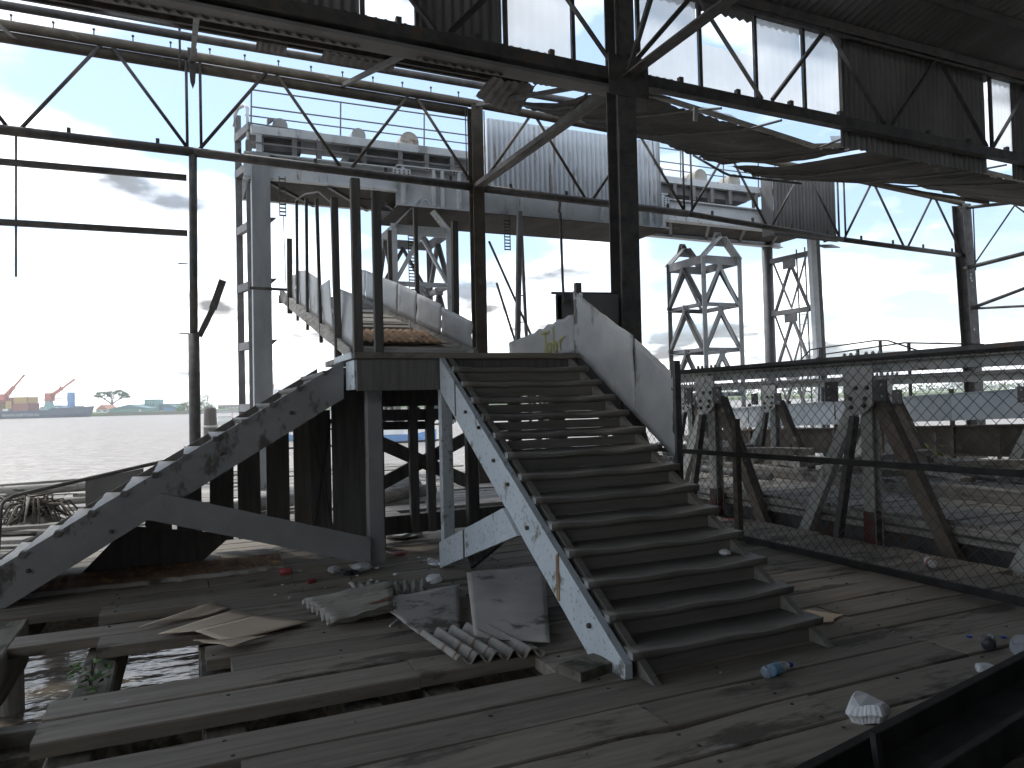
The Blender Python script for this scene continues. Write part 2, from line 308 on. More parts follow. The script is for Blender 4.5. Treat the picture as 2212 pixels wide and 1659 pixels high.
    def build(s, name, m, parent=None, smooth=False):
        me = bpy.data.meshes.new(name); me.from_pydata(s.v, [], s.f); me.materials.append(m)
        import bmesh
        bm = bmesh.new(); bm.from_mesh(me); bmesh.ops.recalc_face_normals(bm, faces=bm.faces); bm.to_mesh(me); bm.free()
        if smooth:
            me.polygons.foreach_set('use_smooth', [True] * len(me.polygons))
        o = bpy.data.objects.new(name, me); col.objects.link(o)
        if parent:
            o.parent = parent
            if not parent.get('_local'):
                q = parent; off = Vector((0, 0, 0))
                while q: off += q.location; q = q.parent
                o.location = -off
        return o
def tag(o, label=None, cat=None, group=None, kind=None):
    if label: o['label'] = label
    if cat: o['category'] = cat
    if group: o['group'] = group
    if kind: o['kind'] = kind
    return o
def thing(name, label, cat, loc=(0, 0, 0), group=None, rz=None):
    o = bpy.data.objects.new(name, None); col.objects.link(o); o.location = loc; o.empty_display_size = 0.2
    if rz is not None: o.rotation_euler.z = rz; o['_local'] = 1
    return tag(o, label, cat, group)
def struct(name, rz=None, loc=(0, 0, 0)):
    o = bpy.data.objects.new(name, None); col.objects.link(o); o.location = loc
    if rz is not None: o.rotation_euler.z = rz; o['_local'] = 1
    return tag(o, kind='structure')
def fbm(x, y, z=0): return noise.noise(Vector((x, y, z)))
def lerpt(tab, x):
    for (a, fa), (b_, fb) in zip(tab, tab[1:]):
        if x <= b_: 
            return fa + (fb - fa) * max(0, (x - a)) / (b_ - a)
    return tab[-1][1]
def bolt(p, d, r=0.014, l=0.02, m=None, parent=None):
    return MB().lathe([(r, 0), (r, l), (r * .6, l + .004)], 6, p, d).build('bolt', m or tubemat, parent)

# ------------------------------------------------------------------ river
rv = MB().box(-880, 1380, -38, 1280, -4.5, -2.5).build('river', wm); tag(rv, kind='structure')

# ------------------------------------------------------------------ wharf deck: rows of planks along X
deck = struct('wharf_deck')
def plank(x0, x1, y0, y1, z=0.0, th=0.075, m=deckmat, parent=deck, name='plank', notch=None, tilt=0.0):
    seg = max(2, int((x1 - x0) / 0.28)); rings = []
    s1, s2 = RND.random() * 50, RND.random() * 50
    for i in range(seg + 1):
        x = x0 + (x1 - x0) * i / seg
        a = y0 + 0.006 + 0.006 * fbm(x * 1.7, s1); c = y1 - 0.006 + 0.006 * fbm(x * 1.7, s2)
        zz = z + 0.004 * fbm(x * 0.8, s1 + 9) + tilt * (x - x0)
        if notch:
            k = max(0, 1 - abs(x - notch[0]) / notch[1]); c -= k * notch[2]
        if i in (0, seg):
            xs = x + RND.uniform(-.008, .008)
        else: xs = x
        ch = 0.008
        rings.append([(xs, a, zz - ch), (xs, a + ch, zz), (xs, c - ch, zz + 0.003 * fbm(x, s2)), (xs, c, zz - ch), (xs, c, zz - th), (xs, a, zz - th)])
    mb = MB().loft(rings)
    return mb.build(name, m, parent)
PW = 0.3125
starts = {2: 0.22, 3: -0.68, 4: 2.04, 5: -0.73, 6: -0.73, 7: 0.25, 8: 0.10, 9: 0.26, 10: -0.59, 11: -1.17, 12: 0.07, 13: -0.66, 14: -1.72}
JOISTS = [-5.2, -4.2, -3.2, -2.2, -1.36, -0.565, 0.18, 0.93, 1.42, 2.2, 2.95, 3.7, 4.45, 5.2, 5.95, 6.5]
for k in range(-16, 57):
    y0 = 2.81 + PW * k
    xs = starts.get(k, -0.7 if k < 2 else -5.6)
    xe = 6.62 + RND.uniform(-.06, .05)
    if 4.2 < y0 < 7.6: xe = 6.86 + RND.uniform(-.05, .03)
    if y0 > 9: xe = 6.7
    cuts = [xs]
    x = xs
    while True:
        L = RND.choice([2.2, 3.0, 3.7, 4.5])
        x = min([j for j in JOISTS if j > x + L] or [99])
        if x > xe - 0.9: break
        if y0 > 9 and RND.random() < 0.13: pass
        cuts.append(x)
    cuts.append(xe)
    if k == 0: cuts = [-0.7, 3.1, xe]
    if k == 5: cuts = [-0.73, 1.28, xe]
    if k == 4: cuts = [2.04, 4.45, xe]
    for a, c in zip(cuts, cuts[1:]):
        if y0 > 9.4 and (RND.random() < 0.16): continue
        z = RND.uniform(-.006, .006)
        notch = (2.3, 0.33, 0.055) if (k == 0 and a < 2 < c) else ((3.0, 0.3, 0.02) if k == 1 and a < 3 < c else None)
        plank(a + 0.003, c - 0.003, y0, y0 + PW, z, notch=notch, m=deckmat if y0 < 9.8 else oldx)
# joists below the planks, cap beams and piles
for x in JOISTS:
    w = 0.22
    y1 = 20.2
    MB().beam((x, -2.2, -0.245), (x, y1, -0.245), w, 0.27, ch=0.012, seg=30, jit=0.008).build('joist', joistmat, deck)
for y in (-1.5, 2.3, 5.42, 8.9, 12.4, 15.9, 19.4):
    MB().beam((-5.6, y, -0.58), (6.7, y, -0.58), 0.34, 0.38, ch=0.015, seg=20, jit=0.01).build('cap_beam', joistmat, deck)
    for x in (-4.6, -2.2, 1.3, 3.7, 6.1):
        MB().lathe([(0.19, -4.4), (0.17, -0.77)], 12, (x + RND.uniform(-.1, .1), y, 0)).build('pile', oldz, deck, True)
MB().beam((-1.355, 6.05, -0.17), (-1.355, 7.05, -0.17), 0.38, 0.34, ch=0.012, seg=5, jit=0.006).build('timber_block', joistmat, deck)
MB().beam((-1.15, 5.52, -0.36), (-0.55, 5.44, -0.36), 0.12, 0.12, ch=0.008).build('timber_block', oldx, deck)
MB().beam((-0.3, 5.75, -0.36), (0.1, 5.72, -0.36), 0.2, 0.07, ch=0.008).build('timber_block', oldx, deck)
nh = MB()
for k in range(-6, 18):
    y = 2.81 + PW * k
    for x in JOISTS[5:]:
        if x < starts.get(k, -0.7) + 0.05: continue
        for dy in (0.07, 0.24):
            if RND.random() < .45: continue
            nh.lathe([(0.011, 0.0), (0.011, 0.005), (0.006, 0.0065)], 6, (x + RND.uniform(-.03, .03), y + dy + RND.uniform(-.02, .02), 0.0))
tag(nh.build('nail_heads', steel, deck), kind='stuff')
lit = MB()
for _ in range(90):
    x, y = RND.uniform(0.3, 6), RND.uniform(2.4, 9)
    s_ = RND.uniform(.004, .011)
    lit.lathe([(s_, 0), (s_ * 1.1, s_ * .5), (s_ * .4, s_)], 5, (x, y, 0.005))
tag(lit.build('grit', oldx, deck), kind='stuff')

# ------------------------------------------------------------------ main flight of stairs (towards the camera)
RISE, GO = 0.154, 0.2535
LAND = 14 * RISE
def frontY(k): return 3.74 + GO * (k - 1)
def tread(mb, L0, L1, depth, th, fn, seed, worn=0.02, seg=24):
    """one worn step; fn maps (along, out, z)"""
    prof = [(0, 0), (0.001, -0.012), (0.004, -0.03), (0.018, -th + .004), (0.032, -th), (depth, -th), (depth, 0), (0.05, 0.0), (0.02, -0.001), (0.006, 0.001)]
    rings = []
    for i in range(seg + 1):
        t_ = i / seg; L = L0 + (L1 - L0) * t_
        dip = worn * (0.75 * math.exp(-((t_ - .27) / .17) ** 2) + math.exp(-((t_ - .68) / .17) ** 2)) + 0.003 * fbm(L * 6, seed)
        ring = []
        for o, z in prof:
            edge = max(0, 1 - o / 0.16)
            top = 1 if z > -0.02 else 0.25
            ring.append(fn(L, o + dip * .5 * edge * top, z - dip * edge * top))
        rings.append(ring)
    return mb.loft(rings)
def litface(o, m, lim):  # second colour on up-facing faces, painting in the light on the treads
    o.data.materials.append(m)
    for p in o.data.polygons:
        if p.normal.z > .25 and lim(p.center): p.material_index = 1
st = thing('timber_staircase', 'broad timber staircase of worn dark steps facing the viewer', 'staircase', (3.1, 3.7, 0))
for k in range(1, 14):
    y = frontY(k)
    mb = tread(MB(), 2.398, 3.89, 0.29, 0.062, lambda L, o, z, y=y, k=k: (L, y + o, RISE * k + z), k * 3.1, worn=RND.uniform(.028, .045))
    tr = mb.build('tread', stepmat, st, True)
    litface(tr, steplit, lambda c: c.y < y + .045)
    MB().prism([(y + .004, RISE * k - .045), (y + .004, RISE * k - .006), (y + .02, RISE * k - .002), (y + .06, RISE * k - .004), (y + .06, RISE * k - .046), (y + .025, RISE * k - .049)], 'X', 2.386, 2.3975).build('painted_end', greypaint, tr)
    top = RISE * k - 0.068 - (0.008 if k in (9, 10, 11) else 0)
    m = MB()
    n = 12
    zs = [top + (0.004 * fbm(i * .9, k) if k in (9, 10, 11) else 0.004) for i in range(n + 1)]
    for i in range(n):
        xa, xb = 2.47 + 1.36 * i / n, 2.47 + 1.36 * (i + 1) / n
        m.add([(xa, y + .035, RISE * (k - 1) + .001), (xb, y + .035, RISE * (k - 1) + .001), (xb, y + .035, zs[i + 1]), (xa, y + .035, zs[i]),
               (xa, y + .055, RISE * (k - 1) + .001), (xb, y + .055, RISE * (k - 1) + .001), (xb, y + .055, zs[i + 1]), (xa, y + .055, zs[i])],
              [(0, 1, 2, 3), (7, 6, 5, 4), (3, 2, 6, 7)])
    m.build('riser', stepmat, st)
SL = RISE / GO
def nos(y): return RISE + SL * (y - 3.74)
def stringer(x0, x1, yf, m, dz0=0.055, depth=0.34):
    y1 = 7.06
    yz = 3.74 + (dz0 - RISE) / SL
    pts = ([(yf, 0.002), (yf, nos(yf) - dz0)] if yf > yz + .02 else [(yz - .02, 0.002)]) + [ (y1, nos(y1) - dz0), (y1, nos(y1) - dz0 - depth)]
    yb = 3.74 + (dz0 + depth - RISE) / SL
    pts += [(yb, 0.002)]
    return MB().prism(pts, 'X', x0, x1).build('stringer', m, st)
sl = stringer(2.335, 2.385, 3.75, paint, dz0=.07)
stringer(2.43, 2.48, 3.50, stepmat, dz0=0.075, depth=0.26)
stringer(3.79, 3.84, 3.50, stepmat, dz0=0.085, depth=0.26)
for y, dz in ((6.32, .16), (5.68, .17), (5.40, .17), (5.05, .25), (4.15, .19), (6.0, .1)):
    bolt((2.335, y, nos(y) - dz), (-1, 0, 0), 0.017, 0.022, tubemat, sl)
MB().prism([(4.56, .27), (4.60, .27), (4.60, .575), (4.56, .60)], 'X', 2.329, 2.336).build('batten', rustsheet, sl)
MB().prism([(6.6, 1.52), (6.63, 1.52), (6.63, 1.86), (6.6, 1.84)], 'X', 2.330, 2.336).build('batten', darkwood, sl)
MB().prism([(7.10, 0.005), (7.10, 0.26), (5.45, 0.80), (5.18, 0.625)], 'X', 2.30, 2.333).build('brace_board', paint, st)
MB().prism([(6.36, .235), (6.385, .235), (6.385, .49), (6.36, .497)], 'X', 2.293, 2.301).build('batten', tubemat, st)
MB().beam((2.6, 7.0, 0.05), (2.75, 5.75, 0.75), 0.05, 0.12).build('inner_brace', darkwood, st)
# galvanised sheeting along the right side of the steps
def sidesheet(x, ys, top, bot, seed, parent, m=galv, nm='side_sheet', amp=0.012):
    ya, yb = ys
    return MB().sheet(lambda u, v: (x + amp * fbm(u * 3 + seed, v * 2) + amp * .6 * fbm(u * 9 + seed, v * 7), ya + (yb - ya) * u,
                                    (bot(ya + (yb - ya) * u)) * (1 - v) + (top(ya + (yb - ya) * u) + .012 * fbm(u * 11, seed)) * v), 14, 10, 0.004).build(nm, m, parent, True)
TOPR = [(5.42, 1.88), (5.94, 2.21), (6.5, 2.48), (7.16, 2.84)]
sidesheet(3.945, (5.40, 6.02), lambda y: lerpt(TOPR, y) - .015, lambda y: nos(y) - .06, 1, st)
sidesheet(3.935, (6.0, 7.17), lambda y: lerpt(TOPR, y) + .01, lambda y: nos(y) - .05, 5, st, amp=0.02)
MB().angle((3.97, 5.40, 0.0), (3.97, 5.40, 1.97), 0.06).build('side_post', steel, st)
MB().beam((3.97, 7.13, 1.9), (3.97, 7.13, 2.93), 0.07, 0.06, upv=(0, 1, 0), ch=.006).build('side_post', oldz, st)
MB().sheet(lambda u, v: (3.93 + .03 * math.sin(u * 3), 6.98 + .06 * u, 2.72 + .07 * v + .02 * u), 4, 3).build('torn_flap', whitep, st)

# ------------------------------------------------------------------ landing
ld = thing('stair_landing', 'raised timber landing where the stairs meet the gangway', 'platform', (2.7, 7.9, 0))
for i in range(6):
    y = 7.06 + i * 0.275
    MB().beam((1.49, y + .135, LAND - .032), (3.96, y + .135, LAND - .032), 0.268, 0.06, ch=.006, seg=8, jit=.004).build('floor_board', oldx if i else deckmat, ld)
MB().box(1.512, 2.40, 7.085, 7.13, 1.785, 2.085).build('fascia_board', darkwood, ld)
MB().box(2.40, 3.9, 7.10, 7.14, 1.80, 2.085).build('fascia_board', darkwood, ld)
MB().prism([(7.135, 1.80), (7.135, 2.085), (7.54, 2.085), (7.54, 1.80)], 'X', 1.495, 1.535).build('fascia_board', paint, ld)
MB().prism([(7.06, 2.095), (7.06, 2.155), (7.95, 2.155), (7.95, 2.095)], 'X', 1.455, 1.489).build('edge_trim', paint, ld)
MB().box(1.55, 3.9, 8.56, 8.62, 1.62, 2.085).build('fascia_board', darkwood, ld)
MB().beam((2.42, 7.175, 0.003), (2.42, 7.175, 1.80), 0.12, 0.09, upv=(0, 1, 0), ch=.006).build('post', paint, ld)
MB().beam((1.78, 7.60, 0.003), (1.78, 7.60, 2.08), 0.16, 0.13, upv=(0, 1, 0), ch=.008).build('post', greypaint, ld)
MB().beam((3.72, 7.20, 0.003), (3.72, 7.20, 1.8), 0.12, 0.12, upv=(0, 1, 0), ch=.008).build('post', oldz, ld)
MB().beam((3.2, 8.52, 0.003), (3.2, 8.52, 2.08), 0.14, 0.12, upv=(0, 1, 0), ch=.008).build('post', oldz, ld)
MB().beam((3.78, 8.5, 0.003), (3.78, 8.5, 2.08), 0.14, 0.12, upv=(0, 1, 0), ch=.008).build('post', oldz, ld)
MB().box(1.50, 1.90, 8.40, 8.45, 0.14, 1.80).build('board_panel', darkwood, ld)
MB().box(2.02, 2.06, 8.3, 8.55, 0.003, 2.08).build('post', darkwood, ld)
for x0, x1 in ((2.46, 2.565), (2.675, 2.775)):
    MB().beam(((x0 + x1) / 2, 8.68, .1), ((x0 + x1) / 2, 8.68, 1.62), x1 - x0, 0.08, upv=(0, 1, 0)).build('post', darkwood, ld)
MB().beam((1.9, 8.72, 1.52), (3.9, 8.72, 1.50), 0.07, 0.14).build('cross_beam', darkwood, ld)
MB().beam((1.9, 8.74, 1.40), (2.8, 8.74, 1.38), 0.05, 0.10).build('cross_beam', darkwood, ld)
MB().beam((1.9, 8.72, 0.20), (3.9, 8.72, 0.22), 0.07, 0.22).build('cross_beam', darkwood, ld)
MB().beam((1.95, 8.78, 1.28), (3.3, 8.78, 0.62), 0.05, 0.16).build('cross_brace', darkwood, ld)
MB().beam((1.95, 8.83, 0.60), (3.3, 8.83, 1.22), 0.05, 0.15).build('cross_brace', darkwood, ld)
for a, b_ in (((1.30, 8.46, 1.35), (1.52, 8.46, 0.15)), ((1.50, 8.48, 1.5), (1.27, 8.48, 0.12))):
    MB().beam(a, b_, 0.022, 0.022).build('cross_brace', oldz, ld)
MB().box(1.27, 1.50, 8.5, 8.53, 0.14, 1.6).build('board_panel', darkwood, ld)
# right parapet of the landing, with sprayed yellow letters
TP = [(7.1, 2.60), (7.7, 2.545), (8.3, 2.47), (9.0, 2.42)]
pp = sidesheet(3.93, (7.16, 8.95), lambda y: lerpt(TP, y) + .012 * math.sin(y * 26), lambda y: 2.16 if y < 8.65 else 2.1, 9, ld, m=galv, nm='parapet_sheet')
MB().sheet(lambda u, v: (3.955, 8.28 + .7 * u, 2.17 + .30 * v - .04 * u), 4, 4, 0.006).build('parapet_sheet', sheetdark, ld)
gr = MB()
def stroke(pts, w=0.022):
    for a, b_ in zip(pts, pts[1:]):
        gr.beam((3.908, 8.25 - a[0], 2.2 + a[1]), (3.908, 8.25 - b_[0], 2.2 + b_[1]), w, 0.004, upv=(1, 0, 0))
stroke([(0.30, .24), (0.50, .255)]); stroke([(.41, .25), (.40, .06), (.385, .0)])
stroke([(.50, .12), (.46, .10), (.45, .03), (.50, .0), (.55, .05), (.54, .11), (.50, .12)])
stroke([(.60, .30), (.615, .02), (.66, .0), (.70, .06), (.66, .12), (.625, .09)])
stroke([(.77, .14), (.775, .02)]); stroke([(.775, .10), (.82, .15), (.88, .16)])
gr.build('graffiti', yellowpaint, pp)

# ------------------------------------------------------------------ flight down to the left
s2 = thing('timber_staircase', 'timber staircase seen from its side, climbing from the left edge', 'staircase', (0, 8.3, 0))
def lx(k): return 1.53 - 0.2585 * k
def lz(k): return RISE * (14 - k)
for k in range(1, 14):
    x = lx(k)
    mb = tread(MB(), 7.545, 9.16, 0.30, 0.05, lambda L, o, z, x=x, k=k: (x + o, L, lz(k) + z), k * 2.3, worn=0.008, seg=12)
    litface(mb.build('tread', darkwood, s2, True), stepmat_y, lambda c: True)  # dark ends and fronts, paler tops: shade and light put into the colours
    MB().prism([(x - .004, lz(k) - .05), (x - .004, lz(k) - .012), (x + .012, lz(k) - .001), (x + .075, lz(k) - .001), (x + .03, lz(k) - .05)], 'Y', 7.518, 7.529).build('nosing_end', darkwood, s2)
    MB().box(x + .03, x + .05, 7.56, 9.16, lz(k) - RISE + .002, lz(k) - .055).build('riser', oldy, s2)
SL2 = RISE / 0.2585
def nos2(x): return lz(1) + SL2 * (x - lx(1))
for y0, m in ((7.53, greypaint), (9.14, darkwood)):
    x1, x0 = 1.47, -1.95
    xb = (0.0 + .40 - lz(1)) / SL2 + lx(1)
    MB().prism([(x0, 0.003), (x0, max(.04, nos2(x0) - .02)), (x1, nos2(x1) - .02), (x1, nos2(x1) - .40), (xb, 0.003)], 'Y', y0, y0 + .055).build('stringer', m, s2)
MB().prism([(1.70, 0.03), (1.70, 0.30), (-0.22, 0.89), (-0.46, 0.70)], 'Y', 7.50, 7.528).build('brace_board', greypaint, s2)
for x, dz in ((-1.25, .2), (-.38, .28), (-.62, .30), (.95, .22), (.3, .2)):
    bolt((x, 7.53, nos2(x) - dz), (0, -1, 0), 0.02, 0.015, steel, s2)
x = -0.42
while x < 1.45:
    w = RND.uniform(.235, .27); zt = nos2(x + w * .5) - .34
    MB().beam((x + w / 2, 9.26 + RND.uniform(-.02, .02), 0.12), (x + w / 2 + RND.uniform(-.02, .02), 9.26, zt), w, 0.03, upv=(0, 1, 0)).build('skirt_board', darkwood, s2)
    x += w + RND.uniform(.05, .075)
MB().prism([(-1.0, 0.01), (-.55, .48), (.45, .30), (.10, 0.01)], 'Y', 8.5, 8.53).build('skirt_board', darkwood, s2)
# bent pipe rail with plate beyond the left flight
pr = thing('pipe_rail', 'bent dark pipe handrail with a plate behind the left steps', 'railing', (-1.2, 9.6, 0))
MB().tube([(-1.88, 9.6, 0.0), (-1.86, 9.6, .3), (-1.84, 9.6, .62), (-1.80, 9.6, .71), (-1.72, 9.6, .755), (-1.04, 9.6, .89), (-.38, 9.6, 1.02), (-.2, 9.6, 1.05)], 0.022, 8).build('pipe', steel, pr, True)
MB().tube([(-.2, 9.6, 0), (-.2, 9.6, 1.05)], 0.02, 8).build('pipe', steel, pr, True)
MB().prism([(-1.04, .45), (-1.04, .87), (-.45, .98), (-.45, .55)], 'Y', 9.60, 9.612).build('plate', sheetdark, pr)

# ------------------------------------------------------------------ gangway rising away to the river
gw = thing('gangway', 'sheet-sided timber gangway climbing from the landing towards the river', 'gangway', (2.6, 12, 2.2))
def gz(y): return 2.2 + (y - 8.7) * 0.2435
for i in range(25):
    y = 8.78 + i * 0.27
    if i in (9, 16): continue
    zz = gz(y) + RND.uniform(-.012, .012)
    MB().beam((1.86, y, zz), (3.34, y + RND.uniform(-.02, .02), zz + RND.uniform(-.01, .01)), 0.235, 0.045, upv=(0, -.236, .97), ch=.005, seg=4, jit=.006).build('floor_board', oldx, gw)
for x in (1.80, 3.35):
    MB().prism([(8.68, gz(8.68) - .02), (15.45, gz(15.45) - .06), (15.45, gz(15.45) + .16), (8.68, gz(8.68) + .12)], 'X', x - .03, x + .03).build('side_beam', oldy, gw)
MB().box(1.75, 3.4, 15.35, 15.5, gz(15.4) - .1, gz(15.4) + .05).build('end_beam', oldx, gw)
MB().beam((1.2, 15.45, 4.02), (2.3, 15.42, 4.0), 0.06, 0.05).build('hoist_beam', steel, gw)
def gsheet(x, ya, yb, h0, h1, lean, m, seed):
    z0 = 0.12
    return MB().sheet(lambda u, v: (x + lean * v + .012 * fbm(u * 4 + seed, v * 3) , ya + (yb - ya) * u + .05 * lean * v, gz(ya + (yb - ya) * u) + z0 + (h0 + (h1 - h0) * u + .01 * fbm(u * 8, seed)) * v), 8, 6, .004).build('side_sheet', m, gw, True)
for ya, yb, h0, h1, ln, sd_ in ((8.75, 9.75, .62, .60, .05, 1), (10.0, 10.9, .70, .52, -.04, 2), (11.2, 12.3, .62, .66, .0, 3), (12.35, 13.5, .66, .56, .0, 4), (13.55, 14.4, .5, .4, .0, 5)):
    gsheet(1.83, ya, yb, h0, h1, ln, galv, sd_)
for ya, yb, h0, h1, sd_ in ((8.72, 9.9, .22, .27, 11), (9.92, 11.1, .30, .34, 12), (11.12, 12.2, .36, .40, 13), (12.22, 13.4, .40, .42, 14), (13.42, 14.6, .42, .45, 15), (14.62, 15.4, .45, .42, 16)):
    gsheet(3.31, ya, yb, h0 + .12, h1 + .12, 0.02, galv, sd_)
for x, y, zt, w in ((1.79, 14.1, 4.75, .09), (1.79, 13.1, 5.22, .045), (1.79, 12.0, 4.95, .045), (1.79, 10.75, 4.62, .045), (1.79, 9.5, 4.30, .085), (3.38, 12.9, 4.75, .07), (3.38, 11.25, 4.75, .06), (3.38, 9.5, 4.12, .08)):
    MB().beam((x, y, gz(y) - .15), (x + RND.uniform(-.03, .03), y, zt), w, w, upv=(0, 1, 0)).build('rail_post', oldz if w > .05 else steel, gw)
MB().tube([(1.79, 13.1, 5.2), (1.79, 12.0, 5.02), (1.79, 10.75, 4.72), (1.79, 9.5, 4.2)], 0.014, 6).build('top_rail', steel, gw)
for x, y, zt, w in ((1.54, 7.15, 3.85, .09), (1.74, 7.13, 3.74, .085)):
    MB().beam((x, y, LAND), (x, y, zt), w, w * .8, upv=(0, 1, 0), ch=.006).build('gate_post', oldz if w > .086 else darkwood, ld)
MB().tube([(1.54, 7.15, 3.66), (1.74, 7.13, 3.66)], .008, 6).build('gate_rail', steel, ld)
# rusted sheets lying on the gangway
rs = MB()
rs.sheet(lambda u, v: (2.05 + 1.15 * u, 9.5 + .85 * v + .12 * fbm(u * 13, 3) * (v * 2 - 1), gz(9.5 + .85 * v) + .06 + .014 * math.sin(u * 75) + .03 * max(0, fbm(u * 5, v * 4)) + .05 * v), 60, 8, .004)
tag(rs.build('corrugated_sheet', rustsheet, None, True), 'ragged rusty orange corrugated sheet lying on the gangway floor', 'metal sheet')
tag(MB().sheet(lambda u, v: (1.95 + .45 * u + .1 * v, 11.4 + 1.6 * v, gz(11.4 + 1.6 * v) + .06 + .35 * (1 - u) ** 3 + .03 * fbm(u * 4, v * 5)), 8, 12, .004).build('curled_sheet', galv, None, True),
    'curled pale metal sheet with rust spots up the gangway', 'metal sheet')
tag(MB().beam((2.05, 11.0, gz(11.0) + .06), (2.75, 10.2, gz(10.2) + .09), .05, .03).build('loose_batten', oldx), 'pale loose batten across the gangway floor', 'plank')
tag(MB().tube([(2.9, 10.0, gz(10) + .05), (3.05, 10.6, gz(10.6) + .22)], .012, 5).build('loose_rod', steel), 'thin dark rod propped on the gangway floor', 'rod')
# conduit at the stair head, and the dark sheet beside the main column
cd = MB().tube([(4.62, 8.72, 4.15), (4.63, 8.72, 3.2), (4.64, 8.72, 2.98), (4.66, 8.70, 2.95), (4.72, 8.66, 2.96)], 0.018, 7)
cd.lathe([(.026, -.03), (.032, 0), (.026, .03)], 8, (4.64, 8.72, 2.96), (0, 0, 1))
tag(MB().add(cd.v, cd.f).tube([(4.6, 8.72, 4.15), (4.62, 8.72, 4.3)], .018, 6).build('conduit', steel, None, True), 'thin conduit with an elbow hanging beside the graffiti parapet', 'pipe')
dp = thing('windbreak_panel', 'dark sheet panel between the stair head and main column', 'panel', (5.1, 8.78, 0))
MB().box(4.55, 5.52, 8.77, 8.782, 1.5, 3.09).build('sheet', sheetdark, dp)
MB().beam((4.6, 8.80, 0.0), (4.6, 8.80, 3.05), .06, .06, upv=(0, 1, 0)).build('post', steel, dp)
MB().beam((4.5, 8.80, 3.08), (5.55, 8.80, 3.11), .03, .03).build('top_rail', steel, dp)

# ------------------------------------------------------------------ shed: columns
YM, YO = 8.82, 14.4
def zb(x): return 6.305 - .022 * x           # centre of the clerestory bottom chord
def zt(x): return 7.82 - .016 * x           # clerestory top chord
c1 = thing('steel_column', 'thick dark steel main column behind the stair sheets', 'column', (5.68, YM, 0))
MB().hbeam((5.66, YM, -.6), (5.70, YM, 9.2), .30, .30, .022, .016, upv=(0, 1, 0)).build('shaft', steel, c1)
MB().box(5.40, 6.05, YM - .165, YM - .152, 5.85, 6.42).build('gusset_plate', steel, c1)
for z in (5.92, 6.0, 6.3):
    for x in (5.95, 6.0):
        bolt((x, YM - .166, z), (0, -1, 0), .014, .02, steel, c1)
for k in range(16):
    for dx in (-.09, .09):
        bolt((5.67 + dx, YM - .152, 1.9 + k * .24), (0, -1, 0), .011, .01, steel, c1)
for z in (3.3, 4.9): MB().box(5.54, 5.80, YM - .166, YM - .152, z - .02, z + .5).build('cover_plate', steel, c1)
MB().tube([(5.54, YM - .17, 6.4), (5.53, YM - .17, 9.0)], .018, 6).build('downpipe', steel, c1, True)
c3 = thing('steel_column', 'rust-brown steel column standing between gangway and cladding box', 'column', (5.67, YO, 0))
MB().hbeam((5.64, YO, -.6), (5.67, YO, 7.86), .25, .25, .018, .014, upv=(0, 1, 0)).build('shaft', tubemat, c3)
for dx in (-.21, -.16, .16, .21):
    MB().tube([(5.66 + dx, YO, 6.15), (5.66 + dx, YO, 7.8)], .012, 6).build('hanger_rod', steel, c3)
c4 = thing('steel_column', 'leaning dark steel column with bolt holes at the right', 'column', (21.2, YO, 0))
MB().hbeam((21.26, YO, -.8), (20.92, YO, 7.08), .36, .34, .02, .016, upv=(0, 1, 0)).build('shaft', steel, c4)
for z in (5.0, 4.9, 4.82, 3.4, 2.7, 1.9):
    MB().lathe([(.035, 0), (.035, .006)], 8, (21.22 - z * .043 + RND.uniform(-.05, .05), YO - .172, z), (0, -1, 0)).build('bolt_head', galv, c4)
c5 = thing('steel_post', 'slender dark post with a bent broken strip at the left', 'post', (.16, YO, 0))
MB().tube([(.15, YO, -.8), (.16, YO, 3.0)], .10, 10).build('sleeve', steel, c5, True)
MB().tube([(.16, YO, 3.0), (.19, YO, 6.3)], .072, 10).build('shaft', steel, c5, True)
MB().beam((.25, YO, 2.95), (.48, YO, 3.45), .04, .10).build('bent_strip', steel, c5)
MB().beam((.48, YO, 3.45), (.66, YO, 3.98), .02, .13).build('bent_strip', steel, c5)
for z in (4.25, 3.0): MB().tube([(.08, YO, z), (-.08, YO, z)], .012, 5).build('peg', steel, c5)
MB().tube([(.05, YO, 3.1), (-.2, YO, 3.22), (-.42, YO, 3.36)], .006, 4).build('frayed_wire', wire, c5)

